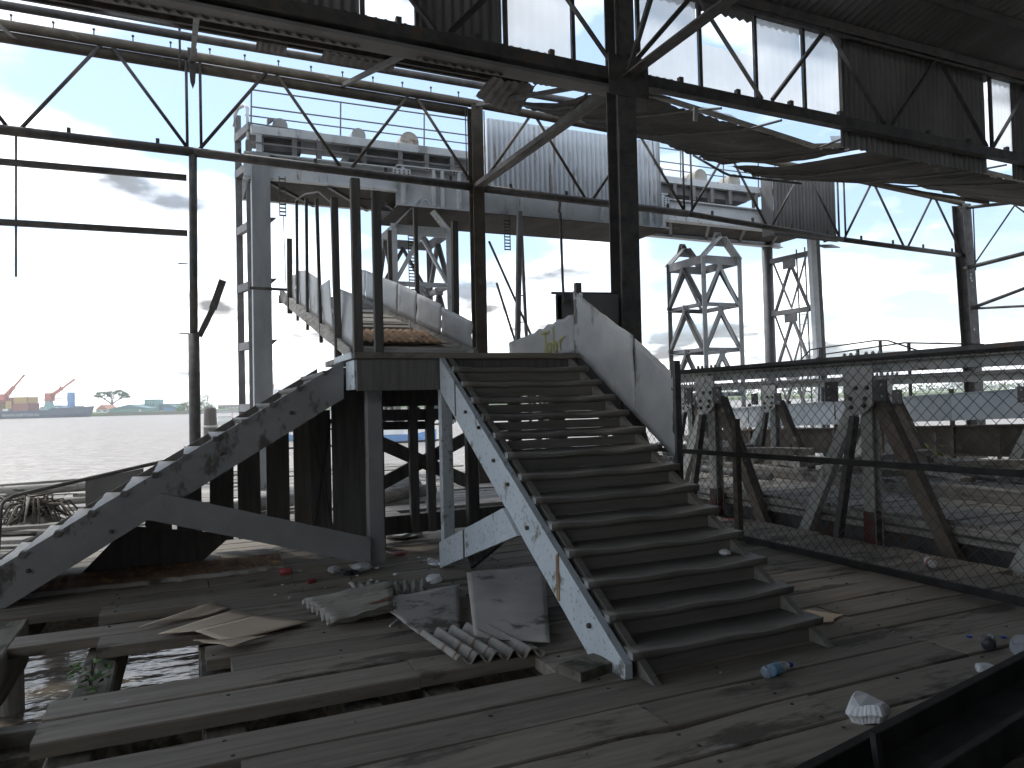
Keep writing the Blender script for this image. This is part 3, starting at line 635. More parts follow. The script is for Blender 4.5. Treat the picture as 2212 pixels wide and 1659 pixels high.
# ------------------------------------------------------------------ eave trusses on the outer line
JX = [-5.25, 0.2, 5.67, 11.08, 16.1, 20.95]
JB = [6.36, 6.28, 6.15, 6.03, 5.74, 5.58]
JT = [8.05, 7.96, 7.86, 7.66, 7.38, 7.07]
TL = ['tubular eave truss at the far left with two girts below', 'tubular eave truss in front of the crane walkway, left of the brown column',
      'tubular eave truss crossing the pale corrugated cladding box', 'tubular eave truss under the sagging roof sheet, over the hoist wheels',
      'tubular eave truss at the right ending at the leaning column']
for i in range(5):
    x0, x1 = JX[i], JX[i + 1]
    b = lambda x: JB[i] + (JB[i + 1] - JB[i]) * (x - x0) / (x1 - x0)
    tp = lambda x: JT[i] + (JT[i + 1] - JT[i]) * (x - x0) / (x1 - x0)
    et = thing('eave_truss', TL[i], 'truss', ((x0 + x1) / 2, YO, b((x0 + x1) / 2)), 'tubular eave trusses')
    MB().tube([(x0, YO, b(x0)), (x1, YO, b(x1))], .085 if i < 3 else .07, 12).build('bottom_chord', steel, et, True)
    MB().tube([(x0, YO - .02, tp(x0) + .06), (x1, YO - .02, tp(x1) + .06)], .085, 12).build('top_chord', tubemat, et, True)
    if i < 2:
        MB().tube([(x0, YO + .1, tp(x0) - .09), (x1 - (0.15 if i else 0), YO + .1, tp(x1) - .09)], .10, 12).build('gutter_pipe', tubemat, et, True)
        MB().tube([(x0, YO - .8, 8.0 - .012 * x0), (x1 + (3.4 if i == 1 else 0), YO - .8, 8.0 - .012 * x1)], .07, 10).build('purlin_tube', steel, et, True)
        for k in range(9):
            x = x0 + .3 + k * .6
            MB().lathe([(.012, 0), (.012, .10), (.025, .10), (.025, .125)], 6, (x, YO - .02, tp(x) + .13)).build('hook_bolt', steel, et)
    q = (x1 - x0) / 4
    for a, c in ((0, 1), (2, 1), (2, 3), (4, 3)):
        xa, xc = x0 + q * a, x0 + q * c
        sgn = 1 if c > a else -1
        MB().tube([(xa + sgn * .09, YO, b(xa) + .05), (xc - sgn * .09, YO, tp(xc))], .032, 7).build('diagonal', tubemat if i in (1, 2) else steel, et, True)
    for k in range(4):
        x = x0 + q * (k + .5) + .1
        m = MB().box(x - .03, x + .03, YO - .015, YO + .015, b(x) + .07, b(x) + .17)
        m.build('bracket', steel, et)
    if i in (0, 3, 4):
        xx = x1 if i == 0 else x0
        for dx in (-.10, .13):
            MB().tube([(xx + dx, YO, b(xx)), (xx + dx, YO, tp(xx))], .026, 7).build('hanger_rod', steel, et, True)
    if i == 0:
        for z in (5.80, 4.80):
            MB().beam((x0, YO, z - .02), (.08, YO, z), .08, .10, ch=.004).build('girt', steel, et)
        MB().tube([(-2.5, YO, 6.25), (-2.52, YO, 3.9)], .018, 6).build('hanging_rod', steel, et)
        MB().prism([(.12, 8.0), (.28, 8.0), (.24, 7.4), (.2, 7.28), (.16, 7.4)], 'Y', YO - .4, YO - .36).build('drip_plate', steel, et)
        MB().tube([(.0, YO - .2, 7.7), (.0, YO - .5, 8.3)], .02, 6).build('hanger_rod', steel, et)
en = thing('end_truss', 'thin end-wall rails and diagonals right of the leaning column', 'truss', (20.9, 12, 5))
MB().tube([(20.95, YO, 6.98), (20.95, YM, 6.2)], .05, 8).build('top_rail', steel, en)
MB().tube([(20.95, YO, 5.2), (20.95, YM, 5.6)], .06, 8).build('mid_rail', steel, en)
MB().tube([(21.05, YO, 4.0), (21.0, 11, 4.8)], .05, 8).build('brace', steel, en)
MB().tube([(21.05, YO, 4.02), (21.05, YM, 3.6)], .035, 8).build('low_rail', steel, en)
for a, c in ((14.1, 12.9), (11.7, 12.9), (11.7, 10.5)):
    MB().tube([(20.95, a, 5.25 + (14.4 - a) * .07), (20.95, c, 6.9 - (14.4 - c) * .14)], .022, 6).build('diagonal', steel, en)
MB().tube([(21.0, YO - .3, 5.1), (21.0, YO - .3, 6.9)], .02, 6).build('diagonal', steel, en)

# ------------------------------------------------------------------ clerestory wall on the main line
cl = thing('clerestory_wall', 'dark clerestory wall with tall window openings under the high roof', 'wall', (5, YM, 6.2))
def cbeam(x0, x1, fz, w, h, nm, m=steel, y=YM):
    MB().beam((x0, y, fz(x0)), (x1, y, fz(x1)), w, h, ch=.006).build(nm, m, cl)
cbeam(-7, 22, zb, .16, .17, 'bottom_chord'); cbeam(-7, 22, zt, .14, .16, 'top_chord')
cbeam(-7, 5.9, lambda x: zb(x) - .16, .30, .05, 'gutter_plate', sheetdark, y=YM + .12)
cbeam(-7, 22, lambda x: zt(x) - .13, .06, .05, 'window_head', steel, y=YM - .03)
px = 5.70 - 1.325 * 8
while px < 18:
    xa, xb, xc = px, px + 1.325, px + 2.65
    MB().angle((xa + .1, YM - .04, zb(xa) + .12), (xb, YM - .04, zt(xb) - .05), .075, (0, -1, 0)).build('diagonal', steel, cl)
    MB().angle((xc - .1, YM - .04, zb(xc) + .12), (xb, YM - .04, zt(xb) - .05), .075, (0, -1, 0)).build('diagonal', steel, cl)
    px += 2.65
for x in (4.98, 6.05, 7.15, 8.22, 9.22, 2.05, 2.74, 3.96, 10.06, 13.84):
    MB().beam((x, YM + .07, zb(x) + .06), (x, YM + .07, zt(x) - .05), .055, .05, upv=(0, 1, 0)).build('mullion', steel, cl)
for k in range(26):
    x = -6 + k * 1.06
    MB().box(x - .035, x + .035, YM - .04, YM + .03, zb(x) + .086, zb(x) + .18).build('cleat', steel, cl)
def corr(mb, x0, x1, y, fz0, fz1, per=.13, amp=.02, ragged=0, dy=None):
    n = int((x1 - x0) / per * 6)
    return mb.sheet(lambda u, v: (x0 + (x1 - x0) * u, (y if dy is None else y + dy * v) + amp * math.sin(2 * math.pi * (x0 + (x1 - x0) * u) / per),
                                  (fz0(x0 + (x1 - x0) * u) + (ragged * fbm(u * 30, 1) if v == 0 else 0)) * (1 - v) + fz1(x0 + (x1 - x0) * u) * v), n, 3, .003)
for xa, xb in ((-7, 2.03), (2.76, 3.95), (10.08, 13.83), (14.52, 22)):
    corr(MB(), xa, xb, YM + .16, lambda x: zb(x) - (.32 if x > 10 else .22), lambda x: zt(x) + .05).build('cladding_sheet', sheetdark, cl)
for xa, xb, z1 in ((3.99, 4.95, 1), (6.08, 7.12, 1), (7.18, 8.19, .55), (8.25, 9.19, 1), (9.25, 10.03, 1), (13.87, 14.5, 1)):
    MB().sheet(lambda u, v: (xa + (xb - xa) * u, YM + .11 + .002 * math.sin(u * 40), zb(xa + (xb - xa) * u) + .09 + (zt(xa) - zb(xa) - .2) * z1 * v), 24, 4, .003).build('translucent_pane', transl, cl)
# high roof over the nave: sheets, purlins, tie beams
hr = thing('high_roof', 'dark corrugated high roof seen from below at the upper right', 'roof', (5, 0, 9))
RS = .24
def hz(y): return 7.86 + RS * (YM + .25 - y) if y > -4 else 7.86 + RS * (YM + 4.25) + RS * (y + 4)
def hz0(x, y): return hz(y) - .016 * x
for xa in range(-12, 24, 4):
    n = 4 * 26
    for ya, yb in ((YM + .45, 3.0), (3.05, -4.0), (-4.0, -16.5)):
        MB().sheet(lambda u, v: (xa + 4.02 * u, ya + (yb - ya) * v, hz0(xa + 4 * u, ya + (yb - ya) * v) + .03 + .022 * math.sin(2 * math.pi * 26 * u)), n, 2, .003).build('roof_sheet', sheetdark, hr)
for y in (7.9, 6.4, 4.9, 3.4, 1.9, .4, -1.1, -2.6, -5.5, -8.5, -11.5, -14.5):
    MB().beam((-12, y, hz0(-12, y) - .07), (24, y, hz0(24, y) - .07), .06, .15).build('purlin', steel, hr)
for x in (-9.2, -1.6, 5.70, 17.2):
    for dx in (-.045, .045):
        MB().angle((x + dx, YM - .15, 6.16), (x + dx, -12, 6.16), .09, (0, 0, 1)).build('tie_beam', steel, hr)
    MB().hbeam((x, YM, hz0(x, YM) - .22), (x, -4, hz0(x, -4) - .22), .12, .2).build('rafter', steel, hr)
    MB().hbeam((x, -4, hz0(x, -4) - .22), (x, -14, hz0(x, -14) - .22), .12, .2).build('rafter', steel, hr)
    y = YM - .2; f = True
    for yy in (7.3, 5.6, 3.9, 2.2, .5, -1.2, -2.9):
        MB().angle((x, y, 6.2 if f else hz0(x, y) - .3), (x, yy, hz0(x, yy) - .3 if f else 6.2), .06, (1, 0, 0)).build('web', steel, hr)
        y = yy; f = not f
for x in (-1.6, 5.70, 17.2):
    MB().hbeam((x, -14, 0), (x, -14, hz0(x, -14) - .3), .25, .25, upv=(0, 1, 0)).build('rear_column', steel, hr)
bw = thing('unseen_rear_wall', 'unseen corrugated shed wall added to hold back light behind the viewer', 'wall', (5, -15, 0))  # unseen wall added behind the viewer; its height limits light on the steps
corr(MB(), -12, 24, -15, lambda x: -.5, lambda x: 7.1, per=.3, amp=.03).build('cladding_sheet', sheetdark, bw)
MB().box(-12.02, -11.98, -15, -1.5, -.5, 7.1).build('unseen_end_sheet', sheetdark, bw)  # unseen end walls, added to cut light from the sides
MB().box(23.98, 24.02, -15, 6, -.5, 7.1).build('unseen_end_sheet', sheetdark, bw)
# wharf floor behind the viewer, under the shed
fl = MB().box(-5.6, 24, -15, -2.22, -.3, -.02).build('shed_floor', deckmat); tag(fl, kind='structure')
fl = MB().box(6.9, 24, -2.2, 2.5, -.3, -.02).build('shed_floor', deckmat); tag(fl, kind='structure')

# ------------------------------------------------------------------ lean-to roof between the two lines
lr = thing('lean_to_roof', 'dark corrugated lean-to roof over the gangway, left of the main column', 'roof', (0, 11, 7))
def lz2(x, y): return zb(x) + .16 + (8.06 - .014 * x - zb(x) - .16) * (y - YM - .1) / 4.3
x = -7.0
i = 0
while x < 5.9:
    w = 0.98
    ye = 13.25 - (RND.choice([0, 0, .05, .12]) if x > 2 else .05) - (.5 if i == 6 else 0) - (.35 if i == 13 else 0)
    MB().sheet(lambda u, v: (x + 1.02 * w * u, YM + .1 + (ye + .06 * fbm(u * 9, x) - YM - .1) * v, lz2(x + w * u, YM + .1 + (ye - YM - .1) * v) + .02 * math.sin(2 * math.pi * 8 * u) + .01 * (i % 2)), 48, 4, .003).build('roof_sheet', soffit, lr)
    x += w; i += 1
for y in (9.4, 10.4, 11.4, 12.4, 13.1):
    MB().beam((-7, y, lz2(-7, y) - .07), (5.95, y, lz2(5.95, y) - .07), .06, .11).build('purlin', steel, lr)
for x in (-5.25, -2.5, .2, 2.9, 5.67):
    MB().angle((x, YM + .1, lz2(x, YM + .1) - .16), (x, YO, 7.9), .07).build('rafter', steel, lr)
MB().sheet(lambda u, v: (5.1 + .9 * u, 12.1 + .9 * v, 7.45 - .25 * u * v + .05 * fbm(u * 5, v * 5) + .018 * math.sin(40 * u)), 24, 8, .004).build('torn_sheet', clad2, lr)
MB().sheet(lambda u, v: (2.3 + 1.3 * u, 13.0 + .35 * v, 7.86 - .03 * v + .012 * math.sin(55 * u)), 40, 3, .004).build('torn_sheet', clad2, lr)
MB().sheet(lambda u, v: (1.2 + .5 * u, 13.05 + .3 * v, 7.90 - .05 * v + .015 * math.sin(30 * u)), 20, 3, .004).build('torn_sheet', clad2, lr)
# tie beam of the lean-to at the main column
tb = thing('tie_beam', 'double steel tie beam from the main column down to the brown column', 'beam', (5.68, 11.6, 6.1))
for dx, dz in ((-.05, 0), (.05, 0)):
    MB().angle((5.68 + dx, YM + .15, 6.10 + dz), (5.66 + dx, YO, 6.16 + dz), .09).build('angle_bar', steel, tb)
MB().tube([(5.60, YM + .3, 6.32), (5.60, 10.6, 6.12), (5.60, 12.2, 6.05)], .022, 6).build('rod', tubemat, tb)
MB().tube([(5.75, YM + .15, 6.6), (5.70, YM - .35, 6.35), (5.64, YM + .5, 6.2)], .018, 6).build('rod', steel, tb)
# sagging broken roof on the right
sr = thing('sagging_roof_sheet', 'long sagging broken roof sheet hanging right of the main column', 'roof', (11, 11.5, 6.6))
ZI = [(6.0, 6.44), (6.9, 6.34), (7.3, 6.29), (7.74, 6.22), (8.77, 6.10), (10.06, 5.93), (11.0, 6.05), (11.75, 6.19), (11.9, 6.13), (13.8, 6.0), (15.9, 5.87), (20.8, 5.75)]
ZE = [(6.0, 7.84), (9.95, 7.48), (10.6, 7.33), (13.1, 6.92), (14.8, 7.10), (16.8, 7.34), (20.8, 7.12)]
def sagz(x, v): 
    zi, ze = lerpt(ZI, x), lerpt(ZE, x)
    return zi + (ze - zi) * v - .10 * math.sin(math.pi * v)
segs = [(6.2, 8.75), (8.75, 10.08), (10.08, 11.8), (11.9, 14.0), (14.0, 16.4), (16.4, 20.9)]
for a, c in segs:
    n = int((c - a) * 14)
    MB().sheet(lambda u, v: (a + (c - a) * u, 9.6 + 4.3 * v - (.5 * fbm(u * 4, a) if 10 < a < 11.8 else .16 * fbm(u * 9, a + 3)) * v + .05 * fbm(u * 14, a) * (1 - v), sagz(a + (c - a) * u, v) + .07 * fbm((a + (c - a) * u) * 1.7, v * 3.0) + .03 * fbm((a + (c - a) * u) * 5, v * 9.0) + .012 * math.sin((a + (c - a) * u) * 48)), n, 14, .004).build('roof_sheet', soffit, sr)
    MB().beam((a, 9.56, sagz(a, 0) + .03), (c, 9.56, sagz(c, 0) + .03), .05, .075).build('edge_strip', fibre, sr)
    k = 3
    if a > 8: MB().sheet(lambda u, v: (a + (c - a) * u, 9.75 + .4 * v, sagz(a + (c - a) * u, .05) + .05 + (.15 if a < 10 else .08) * v + .05 * fbm(u * 7, a) + .02 * math.sin((a + (c - a) * u) * 48)), n, 3, .004).build('upper_layer', soffit, sr)
for x in (6.6, 7.55, 8.75, 10.3, 11.35, 12.9, 14.3, 15.8):
    MB().tube([(x, YM + .1, zb(x) - .1), (x - .15, 9.55, sagz(x, 0) - .04), (x - .3, 12.0, sagz(x - .2, .55) - .07), (x - .35, 13.8, sagz(x - .3, 1) - .05)], .02, 6).build('sag_rod', steel, sr)
MB().beam((7.15, YM + .2, zb(7.15) - .1), (7.17, YM + .25, zb(7.15) - .3), .07, .03, upv=(0, 1, 0)).build('broken_strip', galv, sr)
pan = [((8.05, 9.75, 6.28), (.75, .0, -.10), (0, .25, .28)), ((10.75, 9.75, 6.06), (.55, 0, .08), (.05, .2, .30)), ((11.98, 9.75, 6.2), (.35, 0, -.04), (.0, .2, .3)), ((12.6, 9.75, 6.1), (.75, 0, -.06), (.05, .2, .36)), ((15.0, 9.75, 5.98), (.4, 0, -.04), (.05, .2, .28))]
for j, (o, u_, v_) in enumerate(pan):
    o, u_, v_ = Vector(o), Vector(u_), Vector(v_)
    MB().sheet(lambda u, v: o + u_ * (u * (1 - .55 * v * (j > 0)) + .2 * v * (j > 0)) + v_ * v + Vector((0, .02 * math.sin(u * 14), 0)), 14, 5, .004).build('translucent_shard', transl, sr)
MB().tube([(11.05, YO - .3, 7.35), (11.75, 13.9, 6.95), (11.95, 13.9, 6.9), (14.2, 13.9, 6.92)], .03, 7).build('fallen_tube', steel, sr, True)
MB().tube([(5.98, YM - .2, 6.35), (6.0, YM - .18, 5.9), (6.12, YM - .1, 5.4), (6.16, YM - .1, 4.95)], .005, 5).build('loose_wire', wire, sr)
tag(MB().tube([(16.4, 14.0, 7.25), (18.4, 13.8, 7.05), (20.6, 13.4, 6.85)], .05, 6).build('loose_purlin', tubemat), 'loose purlin hanging over the leaning right column', 'purlin')

# ------------------------------------------------------------------ hoist gantry over the berth
ga = thing('hoist_gantry', 'white painted steel hoist gantry with walkway spanning the berth', 'gantry', (9, 16.4, 0))
GY, GY2 = 15.8, 17.45
for y in (GY, GY2):
    g = MB().hbeam((1.15, y, 6.57), (4.3, y, 6.57), .22, .52, .025, .02).build('girder', gant, ga)
    MB().hbeam((4.3, y, 6.44), (11.45, y, 6.44), .26, .90, .03, .02).build('girder', gant, ga)
    MB().hbeam((11.45, y, 6.50), (16.9, y, 6.44), .22, .56, .025, .02).build('girder', gant, ga)
    if y == GY:
        for x in (4.45, 5.15, 5.35, 5.75, 6.25, 7.3, 8.4, 9.5, 10.6, 10.9, 11.3):
            MB().box(x - .035, x + .035, y - .128, y - .012, 6.03, 6.85).build('stiffener', gant, ga)
        for x0 in (4.33, 11.2):
            pl = MB().box(x0 - .12, x0 + .28, y - .135, y - .129, 6.48, 6.80).build('splice_plate', gant, ga)
            rv_ = MB()
            for i in range(4):
                for j in range(5):
                    rv_.lathe([(.022, 0), (.018, .014), (.006, .02)], 7, (x0 - .07 + i * .1, y - .135, 6.52 + j * .06), (0, -1, 0))
            tag(rv_.build('rivets', gantdk, pl), kind='stuff')
rvl = MB()
for k in range(100):
    x = 4.4 + k * .07
    for z in (6.82, 6.06): rvl.lathe([(.013, 0), (.008, .01)], 5, (x, GY - .131, z), (0, -1, 0))
tag(rvl.build('rivets', gant, ga), kind='stuff')
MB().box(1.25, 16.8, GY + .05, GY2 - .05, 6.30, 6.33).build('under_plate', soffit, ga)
MB().box(4.3, 11.4, GY - .12, GY2 + .1, 5.975, 5.992).build('bottom_flange', soffit, ga)  # this and the under plate are dark to paint shade beneath the girders
for k in range(12):
    x = 1.6 + k * 1.25
    MB().angle((x, GY, 6.02 if 4 < x < 11 else 6.3), (x + 1.2, GY2, 6.02 if 4 < x < 11 else 6.3), .08).build('lateral_brace', gantdk, ga)
# upper walkway with hoist wheels
MB().beam((1.3, GY - .05, 7.30), (15.2, GY - .05, 7.26), .12, .17, ch=.004).build('walkway_beam', gant, ga)
MB().box(1.3, 15.2, GY + .02, GY2 - .42, 7.34, 7.36).build('walkway_grating', gantdk, ga)
for x in (1.45, 2.15, 2.65, 3.6, 4.4, 5.0, 5.6, 6.4, 9.6, 11.0, 11.7, 12.3, 12.9, 13.5, 14.4):
    MB().hbeam((x, GY - .03, 6.8), (x, GY - .03, 7.22), .10, .14, upv=(0, 1, 0)).build('trestle', gantdk if x > 2 else gant, ga)
for a, c in ((1.55, 2.3), (3.3, 5.7), (10.9, 14.2)):
    MB().box(a, c, GY + .05, GY2 - .5, 6.95, 7.2).build('machinery_case', gantdk, ga)
MB().beam((1.3, GY - .08, 7.03), (6.2, GY - .08, 6.99), .05, .035).build('shaft_rod', gantdk, ga)
for x, r in ((1.88, .15), (3.51, .15), (4.64, .21), (11.25, .17), (12.62, .21), (13.75, .19)):
    m = MB(); n = 12
    rings = []
    for yy in (GY + .0, GY + .5):
        ring = [(x + r * math.cos(math.pi * i / n), yy, 7.42 + .06 + r * 1.0 * math.sin(math.pi * i / n)) for i in range(n + 1)]
        ring = [(x + r, yy, 7.37)] + ring + [(x - r, yy, 7.37)]
        rings.append(ring)
    m.loft(rings).build('wheel_housing', galv if x < 4 else fibre, ga)
hrp = [1.3, 3.1, 4.95, 6.4, 8.2, 10.2, 11.9, 13.3, 14.5, 15.1]
for x in hrp:
    MB().tube([(x, GY - .08, 7.36), (x + .02, GY - .08, 8.12)], .018, 6).build('rail_post', gantdk, ga)
for z in (8.11, 7.76):
    MB().tube([(1.3, GY - .08, z), (6.4, GY - .08, z - .01), (15.1, GY - .08, z - .05)], .016, 6).build('handrail', gantdk, ga)
    MB().tube([(1.3, GY2 - .3, z), (15.1, GY2 - .3, z - .05)], .016, 6).build('handrail', gantdk, ga)
MB().tube([(1.3, GY - .08, 7.42), (2.7, GY - .08, 7.38), (3.4, GY - .05, 7.25)], .016, 6).build('handrail', gantdk, ga)
# left leg: box column and laced channel
MB().beam((1.43, GY, -3.2), (1.47, GY, 6.83), .36, .30, upv=(0, 1, 0), ch=.006).build('leg', gantmid, ga)
MB().hbeam((1.13, GY + 1.2, -3.2), (1.13, GY + 1.2, 8.0), .13, .16, upv=(0, 1, 0)).build('leg', gantdk, ga)
MB().hbeam((1.28, GY + .35, -3.2), (1.28, GY + .35, 7.2), .12, .12, upv=(0, 1, 0)).build('leg', gantdk, ga)
for z in (-.6, .4, 1.65, 2.95, 4.2, 5.45, 6.7, 7.5):
    MB().beam((1.10, GY + 1.2, z), (1.32, GY + .3, z), .10, .16).build('batten_plate', gantdk, ga)
    MB().prism([(1.62, z - .05), (1.76, z + .08), (1.62, z + .07)], 'Y', GY - .08, GY + .08).build('batten_plate', gantdk, ga)
m = MB().tube([(1.05, GY + 1.0, 7.7), (1.06, GY + 1.0, 7.95), (1.12, GY + .9, 8.07), (1.24, GY + .7, 8.08), (1.28, GY + .5, 7.95), (1.28, GY + .4, 7.2)], .04, 8).build('ladder_hoop', gant, ga, True)
# right tower: two legs, X bracing, ladder
MB().lathe([(.16, 0), (.16, 10)], 14, (16.40, 17.5, -3.4)).build('leg', gantdk, ga, True)
MB().beam((16.72, GY, -3.4), (16.45, GY, 6.5), .20, .16, upv=(0, 1, 0), ch=.004).build('leg', gant, ga)
MB().hbeam((16.90, GY + .02, -3.4), (16.62, GY + .02, 6.5), .12, .2, upv=(0, 1, 0)).build('leg', gantdk, ga)
for z0, z1 in ((-1.2, .6), (.6, 2.4), (2.4, 4.1), (4.1, 5.7)):
    MB().beam((16.40, 17.4, z1), (16.55, GY + .1, z1), .12, .14).build('cross_strut', gantdk, ga)
    for (ya, za), (yb, zb_) in (((17.3, z1), (16.65, z0 + .1)), ((GY + .15, z1), (16.65, z0 + .1)), ((17.3, z0), (16.65, z1 - .2)), ((GY + .15, z0), (16.65, z1 - .2))):
        MB().angle((16.45, ya, za), (16.5, yb, zb_), .07, (1, 0, 0)).build('lacing', gantdk, ga)
    MB().prism([(16.4, z1 - .32), (16.9, z1 - .32), (16.9, z1 - .05), (16.4, z1 - .05)], 'X', 16.42, 16.435).build('gusset_plate', gantdk, ga)
ladr = MB()
for x in (16.25, 16.25):
    pass
for yy in (16.1, 16.42):
    ladr.beam((16.62, yy, -1), (16.5, yy, 5.9), .03, .03)
for k in range(24): ladr.tube([(16.6 - k * .005, 16.1, -.8 + k * .28), (16.6 - k * .005, 16.42, -.8 + k * .28)], .009, 5)
ladr.build('ladder', gantdk, ga)
gtx = bpy.data.curves.new('scrawl', 'FONT'); gtx.body = 'J. Jordan'; gtx.size = .17; gtx.shear = .2
_o = bpy.data.objects.new('tmp', gtx); col.objects.link(_o); bpy.context.view_layer.update()
me = bpy.data.meshes.new_from_object(_o.evaluated_get(bpy.context.evaluated_depsgraph_get())); bpy.data.objects.remove(_o)
me.transform(Matrix.Translation((2.45, GY - .012, 6.6)) @ Matrix.Rotation(rad(90), 4, 'X'))
me.materials.append(galv); so = bpy.data.objects.new('scrawl', me); col.objects.link(so); so.parent = ga; so.location = -ga.location
# cladding boxes hung on the gantry
for nm, lab, x0, x1, z0, z1, m in (('cladding_box', 'pale grey-blue corrugated cladding box high on the gantry', 6.27, 10.86, 6.38, 7.98, clad), ('cladding_box', 'dark grimy corrugated cladding box beside the right gantry tower', 14.5, 16.74, 5.95, 7.66, clad2)):
    cb = thing(nm, lab, 'cladding', ((x0 + x1) / 2, 15.2, z0))
    n = int((x1 - x0) / .125 * 6)
    MB().sheet(lambda u, v: (x0 + (x1 - x0) * u, 15.18 + .03 * math.sin((x1 - x0) * u / .125 * 2 * math.pi), z0 + (z1 - z0) * v - .02 * u), n, 2, .003).build('front_sheet', m, cb)
    for xx in (x0, x1):
        MB().box(xx - .012, xx + .012, 15.205, 15.62, z0, z1).build('side_sheet', m, cb)
    MB().box(x0, x1, 15.2, 15.66, z1, z1 + .02).build('top_sheet', m, cb)
    MB().beam((x0 - .03, 15.17, z0 - .02), (x1 + .03, 15.17, z0 - .04), .06, .07).build('bottom_rail', steel, cb)
    if x0 > 14: MB().sheet(lambda u, v: (16.2 + .6 * u, 15.1 + .3 * v, 5.80 - .14 * (1 - v) + .05 * u), 2, 2, .02).build('loose_flap', m, cb)
    else:
        MB().tube([(x1 - .03, 15.14, z0 - .1), (x1 - .03, 15.14, z1)], .02, 6).build('corner_bead', galv, cb)

# ------------------------------------------------------------------ suspended lattice hangers
def hanger(label, X, Y, w, d, zsh, zbot, apex):
    h = thing('lattice_hanger', label, 'lattice hanger', (X + w / 2, Y + d / 2, zbot), 'lattice hangers under the gantry')
    cs = [(X, Y), (X + w, Y), (X + w, Y + d), (X, Y + d)]
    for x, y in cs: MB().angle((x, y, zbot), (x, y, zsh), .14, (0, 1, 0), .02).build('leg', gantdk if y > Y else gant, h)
    ap = Vector(apex)
    for yy in (Y, Y + d):
        for x in (X, X + w):
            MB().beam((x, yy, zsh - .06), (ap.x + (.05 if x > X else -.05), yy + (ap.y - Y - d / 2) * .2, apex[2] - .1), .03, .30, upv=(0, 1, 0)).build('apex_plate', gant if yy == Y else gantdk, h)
        MB().prism([(ap.x - .24, ap.z - .32), (ap.x + .24, ap.z - .32), (ap.x + .1, ap.z + .06), (ap.x - .1, ap.z + .06)], 'Y', yy - .035, yy - .018).build('pin_plate', gant, h)
        MB().lathe([(.09, 0), (.09, .10), (.05, .11)], 12, (ap.x, yy - .12, ap.z - .08), (0, 1, 0)).build('pin', gantdk, h)
        MB().beam((X, yy, zsh - .12), (X + w, yy, zsh - .12), .04, .22).build('shoulder_beam', gant, h)
    rvh = MB()
    for k in range(9):
        for s_ in (-1, 1):
            for o in (-.05, .05):
                t_ = k / 9
                p = Vector((X if s_ < 0 else X + w, 0, zsh - .06)).lerp(Vector((ap.x, 0, apex[2] - .1)), t_)
                rvh.lathe([(.014, 0), (.008, .01)], 5, (p.x + o, Y - .022, p.z), (0, -1, 0))
    tag(rvh.build('rivets', gantdk, h), kind='stuff')
    for xx in (X, X + w): MB().beam((xx, Y, zsh - .12), (xx, Y + d, zsh - .12), .04, .22).build('shoulder_beam', gantdk, h)
    lev = [zsh - .1]
    while lev[-1] - 1.22 > zbot: lev.append(lev[-1] - 1.22)
    for z in lev[1:]:
        for (xa, ya), (xb, yb) in zip(cs, cs[1:] + cs[:1]):
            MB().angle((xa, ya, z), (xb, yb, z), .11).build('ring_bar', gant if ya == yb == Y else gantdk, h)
            MB().prism([(xa + xb) / 2 * (0) + 0 for _ in ()] or [((xa + xb) / 2 - .1, z - .12), ((xa + xb) / 2 + .1, z - .12), ((xa + xb) / 2 + .1, z + .05), ((xa + xb) / 2 - .1, z + .05)], 'Y', (ya + yb) / 2 - .02, (ya + yb) / 2 - .008).build('gusset_plate', gant, h)
    for za in lev:
        zl = za - 1.22
        for (xa, ya), (xb, yb) in zip(cs, cs[1:] + cs[:1]):
            mx, my = (xa + xb) / 2, (ya + yb) / 2
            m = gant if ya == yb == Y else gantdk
            MB().angle((mx, my, za - .1), (xa, ya, max(zl, zbot)), .095).build('lacing', m, h)
            MB().angle((mx, my, za - .1), (xb, yb, max(zl, zbot)), .095).build('lacing', m, h)
    return h
hanger('white lattice hanger tower beyond the gangway, under the gantry', 4.28, 16.0, 1.28, 1.5, 5.65, 1.2, (4.9, 16.0, 6.3))
hanger('white lattice hanger tower standing above the right end of the bridge', 12.72, 16.0, 1.22, 1.55, 5.45, -.5, (13.25, 16.0, 6.02))
# chains
def chain(label, x, y, z0, z1, w=.06):
    m = MB(); n = int((z1 - z0) / .075)
    for k in range(n):
        z = z0 + k * .075
        m.beam((x - w, y, z + .02), (x + w, y, z + .02), .02, .028)
        for s_ in (-1, 1): m.beam((x + s_ * w, y, z), (x + s_ * w, y, z + .07), .014, .03, upv=(0, 1, 0))
    return tag(m.build('hoist_chain', steel), label, 'chain', 'hoist chains of the gantry')
chain('roller chain hanging free at the left end of the gantry', 1.87, GY - .25, 5.52, 6.4)
chain('roller chain inside the left lattice hanger', 4.95, 16.9, 3.2, 6.1, .07)
chain('roller chain between the brown column and the pale cladding box', 7.0, 15.9, 5.2, 6.0, .07)
tag(MB().tube([(1.90, 15.5, 4.05), (1.9, GY - .2, 4.8), (1.88, GY - .25, 5.55)], .008, 5).build('hoist_cable', steel), 'thin hoist cable from the chain down to the gangway end', 'cable')
tf = thing('prop_frame', 'slim leaning steel props right of the brown column', 'props', (6.9, 15, 0))
for a, c, w in (((6.92, 15, 5.9), (6.66, 15, 0), .10), ((7.08, 15.3, 5.9), (7.2, 15.3, 1.0), .06), ((6.2, 15.1, 5.2), (7.7, 15.1, 2.0), .04), ((6.4, 15.2, 4.3), (7.3, 15.2, 1.5), .04)):
    MB().beam(a, c, w, w, upv=(0, 1, 0)).build('prop', gantdk, tf)
for z in (4.0, 3.4): MB().tube([(6.8, 15, z), (7.15, 15.3, z + .05)], .015, 5).build('rung', gantdk, tf)

